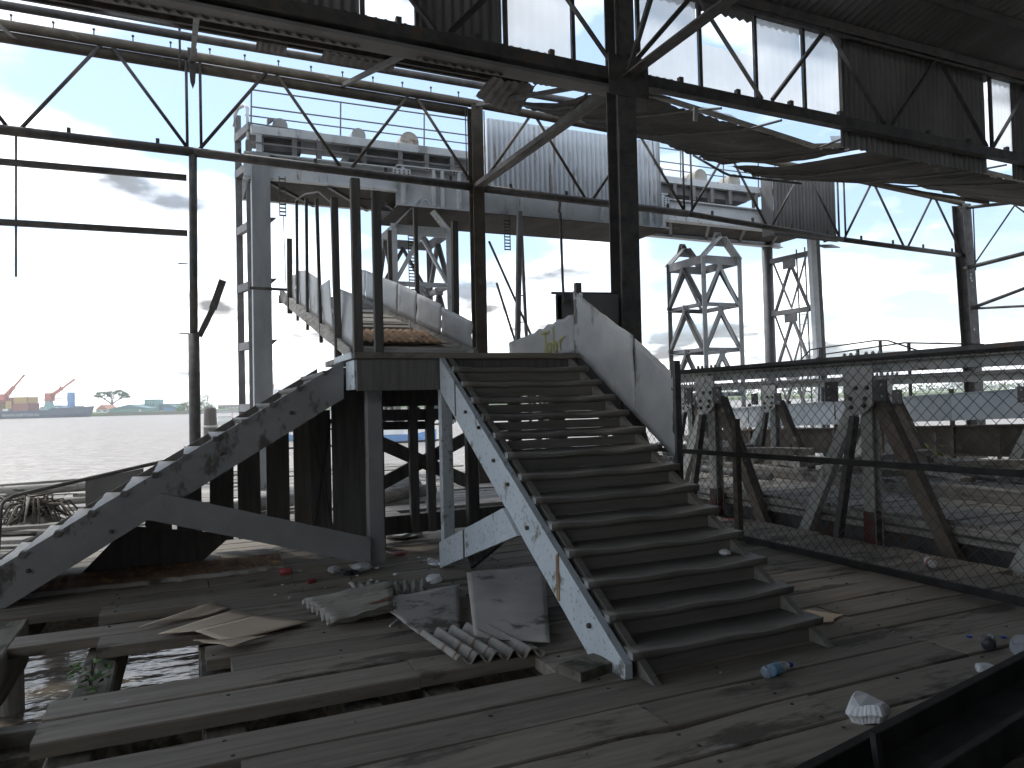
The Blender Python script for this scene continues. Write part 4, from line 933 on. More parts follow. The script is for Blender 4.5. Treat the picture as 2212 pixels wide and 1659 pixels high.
# ------------------------------------------------------------------ hinged road bridge with two side trusses
br = struct('road_bridge_deck')
for k in range(46):
    y = 3.2 + k * .32
    MB().beam((7.32, y, .24 + RND.uniform(-.008, .008)), (10.85, y + .02, .24 + RND.uniform(-.01, .01)), .30, .08, ch=.006, seg=6, jit=.008).build('plank', oldx, br)
for x in (7.30, 8.6, 10.9):
    MB().hbeam((x, 3.0, -.06), (x, 18.0, -.06), .2, .48, .03, .02).build('girder', steel, br)
MB().beam((7.26, 3.0, .16), (7.26, 18, .16), .10, .16, ch=.01, seg=30, jit=.008).build('edge_timber', oldy, br)
MB().beam((8.95, 5.0, .36), (9.0, 17.5, .36), .18, .17, ch=.012, seg=20, jit=.012).build('kerb_timber', oldy, br)
MB().tube([(8.55, 9.2, .34), (8.6, 13, .34), (8.5, 16.5, .35)], .06, 9).build('kerb_pipe', galv, br, True)
def truss(label, X, nodes, ztop, near):
    t_ = thing('bridge_truss', label, 'truss', (X, nodes[1], 0), 'side trusses of the road bridge')
    y0, y1 = nodes[0] - 1.4, nodes[-1] + 1.3
    ch = MB().hbeam((X, y0, ztop - .065), (X, y1, ztop - .065), .22, .13, .02, .02)
    ch.build('top_chord', bridgepaint if not near else bridgepaint, t_)
    MB().box(X - (.17 if near else .13), X + .13, y0, y1, ztop + .002, ztop + (.06 if near else .03)).build('top_flange', blacksteel if near else gantdk, t_)
    MB().hbeam((X, y0, -.22), (X, y1, -.22), .2, .24, .03, .02).build('bottom_chord', redlead, t_)
    for y in nodes:
        g = MB().prism([(y - .19, ztop - .50), (y - .05, ztop - .60), (y + .05, ztop - .60), (y + .19, ztop - .50), (y + .21, ztop - .06), (y - .21, ztop - .06)], 'X', X - .145, X - .125).build('gusset_plate', bridgepaint, t_)
        for dy, dz in ((-.10, .42), (.10, .42), (-.13, .30), (.02, .30), (-.08, .50), (.09, .52)):
            MB().lathe([(.026, 0), (.022, .022), (.008, .03)], 8, (X - .146, y + dy, ztop - dz), (-1, 0, 0)).build('rivet', steel, g)
        for s_ in (-1, 1):
            MB().prism([(y + s_ * .24, ztop - .22), (y + s_ * .42, ztop - .22), (y + s_ * .42, ztop - .45), (y + s_ * .24, ztop - .45)], 'X', X - .20, X - .18).build('bracket_plate', steel, t_)
            for dz in (.27, .40): MB().lathe([(.016, 0), (.016, .004)], 8, (X - .2, y + s_ * .36, ztop - dz), (-1, 0, 0)).build('bolt_head', galv, t_)
            for k in range(3): MB().lathe([(.022, 0), (.022, .03), (.012, .05)], 6, (X - .06, y + s_ * (.06 + .09 * k), ztop + (.06 if near else .03))).build('chord_bolt', bridgepaint, t_)
        for s_, w, m in ((1, .14, bridgepaint), (-1, .15, browng)):
            MB().beam((X, y + s_ * .12, ztop - .38), (X, y + s_ * 1.05, -.2), w, .10, upv=(1, 0, 0)).build('diagonal', m, t_)
            if s_ < 0: MB().beam((X + .11, y - .10, ztop - .38), (X + .11, y - 1.0, -.2), .06, .12, upv=(1, 0, 0)).build('diagonal', steel, t_)
        MB().hbeam((X, y - .03, -.2), (X, y - .03, ztop - .4), .15, .13, upv=(1, 0, 0)).build('post', bridgepaint, t_)
        MB().box(X - .078, X + .078, y - .1, y + .04, -.1, .30).build('painted_foot', redlead, t_)
        MB().beam((X - .15, y + .05, ztop - .62), (X - .28, y + .22, 0.0), .09, .07, upv=(0, 1, 0)).build('outrigger', steel, t_)
truss('near side truss of the road bridge behind the chain-link fence', 7.12, [3.5, 6.1, 8.8, 11.5, 14.2], 2.0, True)
truss('far side truss of the road bridge, paler, beyond its deck', 11.0, [6.3, 9.0, 11.7, 14.4, 17.1], 1.90, False)

# ------------------------------------------------------------------ chain-link fence
fe = thing('chain_link_fence', 'rusty chain-link fence on rails right of the staircase', 'fence', (5.75, 5.6, 0))
FX = 5.75
MB().beam((FX, 2.4, 1.02), (FX, 8.6, .955), .045, .055, ch=.004).build('rail', blacksteel, fe)
MB().beam((FX, 2.4, .045), (FX, 8.6, .03), .05, .06, ch=.004).build('rail', blacksteel, fe)
MB().beam((FX, 2.4, 1.99), (FX, 8.6, 1.965), .035, .04, ch=.004).build('rail', steel, fe)
MB().beam((FX + .05, 6.78, 0), (FX + .05, 6.78, 1.38), .075, .075, upv=(0, 1, 0), ch=.006).build('post', browng, fe)
MB().beam((FX, 2.4, 0), (FX, 2.4, 2.0), .06, .06, upv=(0, 1, 0)).build('post', steel, fe)
MB().beam((FX, 8.6, 0), (FX, 8.6, 1.98), .06, .06, upv=(0, 1, 0)).build('post', steel, fe)
mesh = MB(); P = .116; z0, z1 = .05, 1.97; H = z1 - z0
def wirestrip(pts, r=.0018):
    rings = []
    for p in pts:
        rings.append([(p[0] - r, p[1], p[2] - r), (p[0] + r, p[1], p[2] - r), (p[0], p[1], p[2] + r * 1.2)])
    mesh.loft(rings, cap=False)
nwire = int(6.2 / (P * .5)); steps = int(H / (P * .5))
for i in range(nwire):
    y = 2.4 + i * P * .5
    pts = []
    for k in range(steps + 1):
        z = z0 + k * P * .5
        yy = y + (P * .5 if (k + i) % 2 else 0)
        bend = .02 * fbm(yy * 1.3, z * 1.1) - .05 * max(0, 1 - abs(yy - 4.2) / .6) * max(0, .5 - z)
        pts.append((FX - .01 + bend, yy + .006 * fbm(yy * 3, z * 3, 4), z))
    wirestrip(pts, .0028)
tag(mesh.build('wire_mesh', wire, fe), kind='stuff')

# ------------------------------------------------------------------ right background: parapet, rusty girder, rails, rubble
pa = thing('metal_parapet', 'weathered pale blue sheet parapet beyond the road bridge', 'parapet', (13, 11, 0))
for k in range(7):
    y = 6.6 + k * 1.35
    MB().sheet(lambda u, v: (13.0 + .01 * fbm(u * 3 + k, v), y + 1.34 * u, 1.13 - .045 * (y + 1.34 * u - 8.3) + .50 * v), 6, 4, .006).build('sheet_panel', parap, pa)
    MB().angle((13.03, y, .3), (13.03, y, 1.72 - .045 * (y - 8.3)), .06).build('post', browng, pa)
MB().beam((13.0, 6.4, 1.70), (13.0, 16, 1.29), .06, .03).build('cap_rail', parap, pa)
rg = thing('plate_girder', 'rusty brown plate girder under the pale blue parapet', 'girder', (13.1, 11, 0))
MB().hbeam((13.1, 5.5, .86), (13.1, 17, .42), .25, .56, .03, .02).build('web', browng, rg)
for k in range(9): MB().box(12.98, 13.0, 6 + k * 1.2, 6.06 + k * 1.2, .3, .85).build('stiffener', browng, rg)
hd = thing('pipe_handrail', 'thin pipe handrails above the bridge at the right', 'railing', (14, 11.5, 0))
for pts in ([(14, 13.4, 1.2), (14, 13.3, 2.7), (14, 13.2, 2.74), (14, 11.75, 2.79), (14, 11.4, 2.76), (14, 10.5, 2.42)], [(14, 13.9, 2.3), (14, 13.2, 2.58), (14, 11.0, 2.68), (14, 9.3, 2.51)], [(14, 13.9, 2.5), (14, 13.6, 2.72), (14, 13.25, 2.74)]):
    MB().tube(pts, .018, 6).build('rail', steel, hd, True)
for y, z in ((13.25, 2.72), (12.2, 2.62), (11.6, 2.77), (10.9, 2.67)):
    MB().beam((14, y, 0), (14, y, z), .05, .05, upv=(0, 1, 0)).build('post', steel, hd)
MB().box(12.9, 30, 5, 20, -.6, -.25).build('pontoon_deck', oldx); tag(bpy.data.objects['pontoon_deck'], kind='structure')
for i in range(64):
    x, y = RND.uniform(9.3, 12.8), RND.uniform(6.0, 16)
    if i % 4 == 0: x = RND.uniform(13.5, 18)
    a = RND.gauss(0, .5) if RND.random() < .7 else RND.uniform(0, 3); L = RND.uniform(1.0, 3.2)
    z = (.30 if x < 10.8 else -.15) + RND.uniform(0, .38)
    d = Vector((math.sin(a), math.cos(a), RND.uniform(-.08, .08))) * L / 2
    o = MB().beam(Vector((x, y, z)) - d, Vector((x, y, z)) + d, RND.uniform(.12, .28), RND.uniform(.05, .14), ch=.006, seg=6, jit=.012).build('broken_plank', oldy)
    tag(o, 'broken grey plank in the heap beyond the road bridge', 'plank', 'broken planks heaped beyond the bridge')
# plant among the rubble
def leafplant(o_label, x, y, z, n, h, spread, m, size=.06, name='weed'):
    p = thing(name, o_label, 'plant', (x, y, z))
    for s_ in range(max(2, n // 9)):
        a = RND.uniform(0, 6.28); r = spread * RND.uniform(.2, .8)
        MB().tube([(x, y, z), (x + r * .5 * math.cos(a), y + r * .5 * math.sin(a), z + h * .6), (x + r * math.cos(a), y + r * math.sin(a), z + h * RND.uniform(.7, 1))], .004 + size * .04, 5).build('stem', barkm, p)
    for i in range(n):
        a = RND.uniform(0, 6.28); r = spread * math.sqrt(RND.random()); zz = z + h * RND.uniform(.2, 1.05)
        c = Vector((x + r * math.cos(a), y + r * math.sin(a), zz)); d = Vector((math.cos(a + RND.uniform(-1, 1)), math.sin(a + RND.uniform(-1, 1)), RND.uniform(-.6, .5))).normalized()
        sd_ = d.cross(Vector((0, 0, 1))).normalized(); nn = sd_.cross(d); L = size * RND.uniform(.7, 1.5); W = L * .38
        MB().add([c, c + d * L * .35 + sd_ * W - nn * .1 * L, c + d * L * .35 + nn * .05 * L, c + d * L * .35 - sd_ * W - nn * .1 * L, c + d * L * .75 + sd_ * W * .7 - nn * .12 * L, c + d * L * .75, c + d * L * .75 - sd_ * W * .7 - nn * .12 * L, c + d * L * 1.05 - nn * .1 * L],
                 [(0, 1, 2), (0, 2, 3), (1, 4, 5, 2), (2, 5, 6, 3), (4, 7, 5), (5, 7, 6)]).build('leaf', m, p)
leafplant('bright green weed growing in the rubble behind the fence', 12.2, 9.4, -.05, 46, .75, .34, leafy, .13)

# ------------------------------------------------------------------ litter and sheets on the deck
def sheet_poly(c00, c10, c11, c01, fz, nu, nv, th=.004):
    a, b_, c, d = [Vector((*p, 0)) for p in (c00, c10, c11, c01)]
    return MB().sheet(lambda u, v: (lambda p: Vector((p.x, p.y, fz(u, v))))((a * (1 - u) + b_ * u) * (1 - v) + (d * (1 - u) + c * u) * v), nu, nv, th)
tag(sheet_poly((1.46, 5.02), (1.78, 5.06), (2.15, 6.10), (1.37, 5.92), lambda u, v: .03 + .02 * (1 - u) * (1 - v) + .008 * fbm(u * 3, v * 3) + .05 * v, 12, 12).build('flat_sheet', debris, None, True),
    'stained flat metal sheet lying left of another, by the stair foot', 'metal sheet')
tag(sheet_poly((1.76, 4.72), (2.17, 4.40), (2.95, 6.05), (2.24, 6.16), lambda u, v: .06 + .10 * v + .008 * fbm(u * 3 + 4, v * 3) + .05 * max(0, .35 - u) * (1 - v), 14, 14).build('flat_sheet', debris, None, True),
    'larger stained flat metal sheet leaning against the staircase', 'metal sheet')
tag(sheet_poly((0.96, 5.57), (1.42, 5.55), (1.62, 6.30), (0.86, 6.36), lambda u, v: .045 + .036 * math.sin((v * 1.0 + u * .05) * 2 * math.pi * 6) + .05 * u + .02 * fbm(u * 4, v * 3), 10, 60).build('corrugated_sheet', fibre, None, True),
    'rust-streaked grey corrugated sheet lying flat on the planks', 'metal sheet')
tag(sheet_poly((1.30, 6.25), (1.85, 6.05), (1.95, 6.3), (1.28, 6.55), lambda u, v: .06 + .02 * math.sin(u * 2 * math.pi * 9) + .03 * v + .03 * fbm(u * 5, v * 2), 60, 5).build('corrugated_sheet', fibre, None, True),
    'small broken corrugated piece behind the grey corrugated sheet', 'metal sheet')
tag(sheet_poly((1.53, 4.43), (2.10, 4.32), (2.0, 5.0), (1.46, 4.98), lambda u, v: .035 + .03 * math.sin(u * 2 * math.pi * 5) + .02 * v, 60, 6, .007).build('corrugated_sheet', fibre, None, True),
    'mossy corrugated sheet end showing under the flat metal sheet', 'metal sheet')
tag(sheet_poly((2.24, 4.78), (2.34, 4.78), (2.33, 5.5), (2.12, 5.35), lambda u, v: .02 + .1 * (1 - u) * v + .01 * fbm(u, v), 6, 8).build('curled_strip', galv, None, True), 'pale curled strip tucked under the white stringer', 'metal strip')
tag(sheet_poly((-1.66, 7.86), (0.9, 7.90), (0.92, 8.42), (-1.7, 8.5), lambda u, v: .02 + .04 * v + .012 * fbm(u * 12, v * 4) + .004 * math.sin(u * 160), 120, 8, .006).build('rusty_plate', rustgird, None, True), 'long rust-eaten steel plate lying along the planks at the left', 'metal plate')
tag(MB().beam((-1.7, 7.84, .02), (.9, 7.88, .02), .05, .035, seg=30, jit=.012).build('paint_flaked_bar', debris), 'flaking pale bar along the front of the rusty plate', 'metal bar')
# cardboard, two flattened pieces
tag(sheet_poly((-.35, 6.27), (.21, 6.42), (.31, 6.52), (.18, 6.66), lambda u, v: .022 + .03 * v * (1 - u) + .015 * fbm(u * 2, v), 8, 6, .005).build('cardboard_piece', cardm, None, True), 'narrow torn flap of flattened brown cardboard, at the back', 'cardboard')
cbp = thing('cardboard_box', 'larger flattened brown cardboard box lying on the planks', 'cardboard', (.3, 5.95, 0))
sheet_poly((-.20, 6.03), (.04, 5.86), (.49, 6.17), (.34, 6.44), lambda u, v: .02 + .03 * u * (1 - v), 6, 6, .005).build('panel', cardm, cbp, True)
sheet_poly((.04, 5.865), (.25, 5.56), (.82, 5.76), (.49, 6.165), lambda u, v: .021 + .03 * (1 - u) * (1 - v) + .012 * u * v, 8, 8, .005).build('panel', cardm, cbp, True)
sheet_poly((.03, 5.60), (.27, 5.33), (.55, 5.58), (.27, 5.555), lambda u, v: .03 + .03 * (1 - v) + .015 * fbm(u * 5, v), 8, 6, .005).build('flap', cardm, cbp, True)
tag(MB().prism([(4.29, 4.27), (4.36, 4.12), (4.42, 4.06), (4.28, 4.02), (4.22, 3.97), (4.12, 4.0), (4.02, 4.25)], 'Z', .012, .018).build('cardboard_scrap', cardm), 'torn pale cardboard scrap beside the bottom right steps', 'cardboard')
# bottle
def bottle(label, p, d, L=.2, r=.032, lab=True, body=None, capm=None):
    t_ = thing('plastic_bottle', label, 'bottle', p)
    d = Vector((*d, 0)).normalized()
    MB().lathe([(r * .8, 0), (r, .01), (r, L * .55), (r * .95, L * .6), (r, L * .65), (r * .8, L * .78), (r * .38, L * .9), (r * .36, L * .97)], 16, p, d).build('body', body or clearp, t_, True)
    if lab: MB().lathe([(r * 1.01, L * .28), (r * 1.015, L * .29), (r * 1.015, L * .52), (r * 1.01, L * .53)], 16, p, d).build('label_band', lblue, t_, True)
    MB().lathe([(r * .42, L * .93), (r * .44, L * .94), (r * .44, L * 1.04), (r * .3, L * 1.05)], 12, p, d).build('cap', capm or bluep, t_, True)
bottle('clear water bottle with blue cap and label near the stair foot', (3.06, 3.40, .036), (.98, .12), .23, .035)
bottle('dark crushed bottle lying near the right edge', (4.60, 3.10, .04), (.75, .5), .2, .04, False, blackp, blackp)
bottle('clear bottle under the landing beside the front post', (2.26, 7.33, .036), (.3, -.95), .2, .034, False, clearp, whitep)
bottle('small clear bottle standing behind the white stringer', (2.86, 6.3, .03), (-.9, .3), .12, .02, False, clearp, whitep)
# foam takeaway box
fb = thing('foam_food_box', 'white ribbed foam food box by the steel channel', 'food box', (3.12, 2.72, 0))
def foam(z0, z1, s0, s1, nm):
    rings = []
    for z, s_ in ((z0, s0), (z0 + (z1 - z0) * .6, s0 * .55 + s1 * .45), (z1, s1)):
        ring = []
        n = 160
        for j in range(n):
            a = 2 * math.pi * j / n
            q = (abs(math.cos(a)) ** 6 + abs(math.sin(a)) ** 6) ** (-1 / 6)
            rr = s_ * q * (1 + .012 * (1 if math.sin(a * 28) > 0 else -1) * (1 if 1e-9 < abs(z - z0) or True else 0))
            x, y = rr * math.cos(a), rr * math.sin(a)
            c, s__ = math.cos(.5), math.sin(.5)
            ring.append((3.13 + x * c - y * s__, 2.74 + x * s__ + y * c, z + .015 * math.sin(a * 2)))
        rings.append(ring)
    MB().loft(rings).build(nm, whitep, fb)
foam(.004, .05, .070, .092, 'base'); foam(.053, .095, .096, .072, 'lid')
# paper cup
cp = thing('paper_cup', 'tipped red and white paper cup behind the fence', 'cup', (6.3, 4.8, .05))
dv = Vector((.55, .8, 0)).normalized()
MB().lathe([(.036, 0), (.038, .002), (.046, .10), (.048, .105), (.044, .103), (.034, .01)], 18, (6.30, 4.74, .048), dv).build('body', whitep, cp, True)
MB().lathe([(.0385, .015), (.0405, .02), (.0435, .065), (.0428, .068)], 18, (6.30, 4.74, .048), dv).build('print_band', redp, cp, True)
# small rubbish
def crumple(nm, label, cat, p, s, m, flat_=.5, seed=0):
    mb = MB(); n, k = 10, 7
    rings = []
    for i in range(k + 1):
        th_ = math.pi * i / k
        rings.append([(p[0] + s * math.sin(th_) * math.cos(2 * math.pi * j / n) * (1 + .5 * fbm(i * .9 + seed, j * 1.3)), p[1] + s * math.sin(th_) * math.sin(2 * math.pi * j / n) * (1 + .5 * fbm(i + seed, j * 1.1 + 5)),
                       p[2] + s * flat_ * (1 + math.cos(th_)) * (1 + .4 * fbm(i + seed, j + 9.))) for j in range(n)])
    mb.loft(rings)
    return tag(mb.build(nm, m), label, cat)
crumple('crumpled_paper', 'white crumpled paper on the right of a middle step', 'paper', (3.66, 5.06 - .62, RISE * 3 + .002), .045, whitep, .5, 3)
crumple('crumpled_bag', 'crumpled clear plastic bag by the steel channel', 'plastic bag', (4.22, 2.86, .004), .06, rubbish, .5, 5)
crumple('crumpled_bag', 'crumpled bag at the foot of the grey left post', 'plastic bag', (1.58, 7.38, .004), .10, rubbish, .4, 8)
crumple('crumpled_bag', 'pale crumpled bag left of the landing posts', 'plastic bag', (1.32, 7.42, .004), .07, rubbish, .5, 12)
crumple('crumpled_sacking', 'pale crumpled sacking on the floor beneath the landing', 'sack', (2.45, 9.0, .004), .26, rubbish, .2, 14)
crumple('crumpled_sacking', 'red and grey crumpled wrapper just beneath the landing front', 'wrapper', (2.12, 7.95, .004), .08, redp, .2, 17)
crumple('black_bag', 'black rag beside the pale bag near the landing', 'rag', (1.44, 7.25, .004), .07, blackp, .4, 19)
tag(MB().lathe([(.03, 0), (.034, .003), (.034, .10), (.028, .11)], 14, (.83, 7.62, .036), (.96, -.2, 0)).build('drink_can', redp, None, True), 'red drink can lying on the planks at the left', 'can')
tag(MB().lathe([(.02, 0), (.02, .075)], 8, (1.02, 7.1, .022), (.9, .35, 0)).build('carton', redp), 'small red and white carton on the dark planks', 'carton')
tag(MB().lathe([(.055, 0), (.06, .002), (.075, .04), (.078, .045), (.07, .043), (.05, .01)], 20, (2.02, 6.42, .1), (0.1, .1, -1)).build('plastic_tub', whitep, None, True), 'small white ribbed tub upside down behind the flat sheets', 'tub')
tag(MB().lathe([(.045, 0), (.07, .006), (.073, .012), (.064, .012), (.04, .008)], 24, (4.70, 2.95, .06), (-.75, -.2, .5)).build('plastic_lid', clearp, None, True), 'clear plastic lid at the right edge of the frame', 'plate')  # loose clear plastic lid lying tilted
for i, (x, y) in enumerate([(4.93, 3.22), (4.75, 3.33)]):
    tag(MB().lathe([(.016, 0), (.016, .014)], 10, (x, y, .004)).build('bottle_cap', bluep), ['blue bottle cap near the dark crushed bottle', 'small pale blue cap left of the dark crushed bottle'][i], 'bottle cap')
for i, (x, y, a, L) in enumerate([(1.36, 5.42, .9, .16), (1.55, 6.28, -.5, .2), (2.05, 5.3, .4, .06)]):
    tag(MB().beam((x, y, .012), (x + L * math.cos(a), y + L * math.sin(a), .02), .014, .01).build('white_straw', whitep), ['white straw on planks left of the flat metal sheets', 'white plastic strip on the grey corrugated sheet', 'white scrap between the two flat metal sheets'][i], 'straw')
for i in range(14):
    x, y = RND.uniform(.4, 2.3), RND.uniform(6.5, 7.7)
    crumple('litter_scrap', 'tiny pale scrap of litter on the planks before the landing', 'litter', (x, y, .004), RND.uniform(.012, .03), RND.choice([rubbish, whitep, cardm]), .35, i * 3)['group'] = 'litter scraps before the landing'
# plant in the hole
leafplant('small green weed on the exposed joist in the deck hole', -.57, 5.42, -.11, 34, .17, .11, leafm, .055)
tag(MB().lathe([(.05, 0), (.052, .004), (.04, .02)], 10, (-.62, 5.2, -.10), (.2, 0, 1)).build('glass_dish', blackp, None, True), 'dark dish on the joist under the green weed', 'dish')
crumple('litter_bag', 'pale pink and white wrapper deep in the deck hole', 'wrapper', (.0, 5.62, -.36), .09, rubbish, .4, 31)
# steel channel across the bottom right corner
cn = thing('steel_channel', 'dark steel channel lying across the bottom right corner', 'steel channel', (3.6, 2.4, 0))
p0, p1 = Vector((2.05, 2.22, 0)), Vector((5.7, 2.95, 0))
for off, z, w, h in ((0, .09, .05, .18), (-.16, .045, .28, .05), (-.30, .09, .04, .16)):
    d = (p1 - p0).normalized(); n_ = Vector((-d.y, d.x, 0))
    MB().beam(p0 + n_ * off + Vector((0, 0, z)), p1 + n_ * off + Vector((0, 0, z)), w, h, ch=.004).build('web' if w > .2 else 'flange', blacksteel, cn)
MB().beam((2.62, 2.24, 0), (2.60, 2.25, .24), .03, .03, upv=(0, 1, 0)).build('stud', blacksteel, cn)
tag(MB().beam((2.06, 3.93, .03), (2.34, 4.0, .03), .20, .06, ch=.006).build('timber_offcut', joistmat), 'pale timber offcut wedged at the staircase foot', 'timber')
# rubble on the outer wharf at the left
def logp(label, a, c, r, m=oldx):
    tag(MB().tube([a, ((a[0] + c[0]) / 2, (a[1] + c[1]) / 2, (a[2] + c[2]) / 2 + .03), c], r, 9, r * .8).build('log', m, None, True), label, 'log')
logp('grey log lying on the outer wharf at the far left', (-5.5, 16.8, .1), (-1.2, 17.6, .12), .12)
logp('thin grey spar on the outer wharf behind the left steps', (-4.5, 14.6, .08), (-.5, 15.0, .1), .07)
logp('driftwood log seen through the landing frame', (2.9, 12.2, .1), (4.0, 12.6, .12), .13)
logp('pale log beyond the skirt boards', (.4, 12.0, .1), (1.6, 12.6, .14), .15, galv)
crumple('sack', 'slumped grey sack seen through the landing frame', 'sack', (3.55, 12.9, .05), .35, galv, .5, 44)
stu = thing('tree_stump', 'rotting tangled stump on the outer wharf at the left edge', 'stump', (-1.9, 12.4, 0))
for i in range(60):
    a = RND.uniform(0, 6.28); r = RND.uniform(.25, .8)
    MB().tube([(-1.95 + RND.uniform(-.2, .2), 12.4, RND.uniform(.12, .5)), (-1.95 + r * .6 * math.cos(a), 12.4 + r * .4 * math.sin(a), RND.uniform(.15, .5)), (-1.95 + r * math.cos(a), 12.4 + r * .7 * math.sin(a), RND.uniform(0, .12))], RND.uniform(.012, .035), 5, .008).build('root', barkm if i % 4 else oldx, stu, True)
MB().lathe([(.55, 0), (.38, .1), (.2, .2), (.08, .26)], 9, (-1.95, 12.4, 0)).build('stump_body', barkm, stu, True)
for i in range(26):
    x, y = RND.uniform(-5.4, 1.5), RND.uniform(10.3, 19.5)
    a = RND.gauss(1.5, .4); L = RND.uniform(.8, 2.6); z = .03 + RND.uniform(0, .09)
    d = Vector((math.sin(a), math.cos(a), RND.uniform(-.03, .03))) * L / 2
    tag(MB().beam(Vector((x, y, z)) - d, Vector((x, y, z)) + d, RND.uniform(.1, .26), RND.uniform(.03, .07), ch=.005, seg=5, jit=.012).build('loose_plank', oldx), 'loose grey plank strewn over the outer wharf at the left', 'plank', 'loose planks on the outer wharf')
pl = thing('mooring_pile', 'weathered wooden mooring pile in the river behind the left steps', 'mooring pile', (.6, 21, -3))
MB().lathe([(.19, 0), (.17, 4.0), (.165, 4.2), (.15, 4.62), (.13, 4.68)], 12, (.6, 21, -3)).build('shaft', oldz, pl, True)
MB().lathe([(.19, 0), (.19, .06)], 12, (.6, 21, 1.15)).build('band', bridgepaint, pl, True)
for i, (x, y, zt_) in enumerate(((3.0, 19.8, 1.2), (8.3, 21.5, 1.3))):
    tag(MB().lathe([(.17, 0), (.16, zt_ + 3), (.13, zt_ + 3.05)], 10, (x, y, -3)).build('mooring_pile', oldz, None, True), ['mooring pile seen under the landing', 'mooring pile between the bridge trusses', 'low mooring pile off the left wharf edge'][i], 'mooring pile')
fence2 = thing('quay_railing', 'low dark quay railing at the wharf edge beyond the landing', 'railing', (2.5, 20, 0))
for z in (.55, 1.0): MB().tube([(1.0, 20.1, z), (6.6, 20.1, z + .05)], .03, 6).build('rail', steel, fence2)
for x in (1.0, 2.9, 4.6, 6.3): MB().tube([(x, 20.1, 0), (x, 20.1, 1.05)], .03, 6).build('post', steel, fence2)

# ------------------------------------------------------------------ far shore (local frame: x to the right, y away, 600 m off)
FB = Vector((math.sin(BETA), math.cos(BETA), 0)); FR = Vector((math.cos(BETA), -math.sin(BETA), 0))
def far(a, d): return FB * d + FR * a
def fthing(name, label, cat, a, d, group=None):
    if d > 500: a *= d / 600
    return thing(name, label, cat, tuple(far(a, d) + Vector((0, 0, -2.5))), group, rz=-BETA)
PX = .375
def pa_(u): return (u - 1106) * PX
def pz(u, v): return 1.65 + (893.6 - .025 * u - v) * PX + 2.5    # height above the water
shore = struct('far_shore', rz=-BETA, loc=tuple(far(0, 640) + Vector((0, 0, -2.5))))
sh = MB()
prof = []
rings = []
for i in range(46):
    a = -700 + i * 40
    d = 0 + 12 * fbm(i * .3, 2)
    rings.append([(a, d - 6, -1), (a, d - 5.5, 2.6), (a, d + 30, 3.2), (a, d + 150, 4), (a, d + 150, -1)])
sh.loft(rings).build('bank', grassm, shore)
MB().box(pa_(190), pa_(400), -12, -5, -1, 3.0).build('quay_wall', far_wall, shore)
MB().box(pa_(400), pa_(640), -9, -3, -1, 2.2).build('quay_wall', far_grey, shore)
# ship
ship = fthing('cargo_ship', 'dark slate cargo ship with two red deck cranes across the river', 'ship', pa_(100), 600)
x0, x1 = pa_(-150) - pa_(100), pa_(203) - pa_(100)
secs = []
for x, w, zt_ in ((x0, 8, 5.2), (x0 + 40, 9, 5.0), (x1 - 60, 9, 5.0), (x1 - 34, 8.5, 5.4), (x1 - 30, 8, 7.6), (x1 - 12, 5, 8.2), (x1, .3, 8.6)):
    k = .8 if x < x1 - 20 else (.5 if x < x1 - 5 else .02)
    xo = 0 if x < x1 - 5 else -5
    secs.append([(x + xo, -w * k, -1), (x + xo * .4, -w * .95, 2.5), (x, -w, zt_), (x, w, zt_), (x + xo * .4, w * .95, 2.5), (x + xo, w * k, -1)])
MB().loft(secs).build('hull', far_hull, ship)
MB().box(x0, x1 - 36, -8.2, 8.2, 4.9, 6.2).build('hatch_coaming', far_hull, ship)
for u, tip in ((16, (53, 809)), (116, (161, 819))):
    b0 = pa_(u) - pa_(100)
    MB().lathe([(5.5, 4.5), (4, 9), (2.6, 13.5)], 10, (b0 - 4, 0, 0)).build('crane_pedestal', far_green, ship)
    MB().box(b0 - 6, b0 - 1, -2.5, 2.5, 13.5, 20).build('crane_house', far_red, ship)
    tz = pz(tip[0], tip[1]); tx = pa_(tip[0]) - pa_(100)
    MB().beam((b0 - 3, 0, 17.5), ((b0 - 3 + tx) / 2, 0, (17.5 + tz) / 2 - .4), 1.6, 2.4).build('crane_jib', far_red, ship)
    MB().beam(((b0 - 3 + tx) / 2, 0, (17.5 + tz) / 2 - .4), (tx, 0, tz), 1.0, 1.3).build('crane_jib', far_red, ship)
    MB().tube([(b0 - 1, 0, 15), (b0 + 6, 0, 26)], .35, 6).build('ram', far_red, ship)
    MB().tube([(tx, 0, tz), (tx, 0, 14)], .07, 4).build('cable', far_dk, ship)
MB().lathe([(.5, 8), (.3, 16), (.1, 20)], 8, (pa_(178) - pa_(100), 0, 0)).build('mast', far_white, ship)
MB().tube([(pa_(145) - pa_(100), 0, 6), (pa_(145) - pa_(100), 0, 23)], .25, 5).build('mast', far_grey, ship)
txc = bpy.data.curves.new('hull_lettering', 'FONT'); txc.body = 'WWW.VERTOM.NL'; txc.size = 3.1; txc.space_character = 1.15
_o = bpy.data.objects.new('tmp2', txc); col.objects.link(_o); bpy.context.view_layer.update()
me = bpy.data.meshes.new_from_object(_o.evaluated_get(bpy.context.evaluated_depsgraph_get())); bpy.data.objects.remove(_o)
me.transform(Matrix.Translation((pa_(20) - pa_(100), -9.1, 1.6)) @ Matrix.Rotation(rad(90), 4, 'X')); me.materials.append(far_white)
lo_ = bpy.data.objects.new('hull_lettering', me); col.objects.link(lo_); lo_.parent = ship
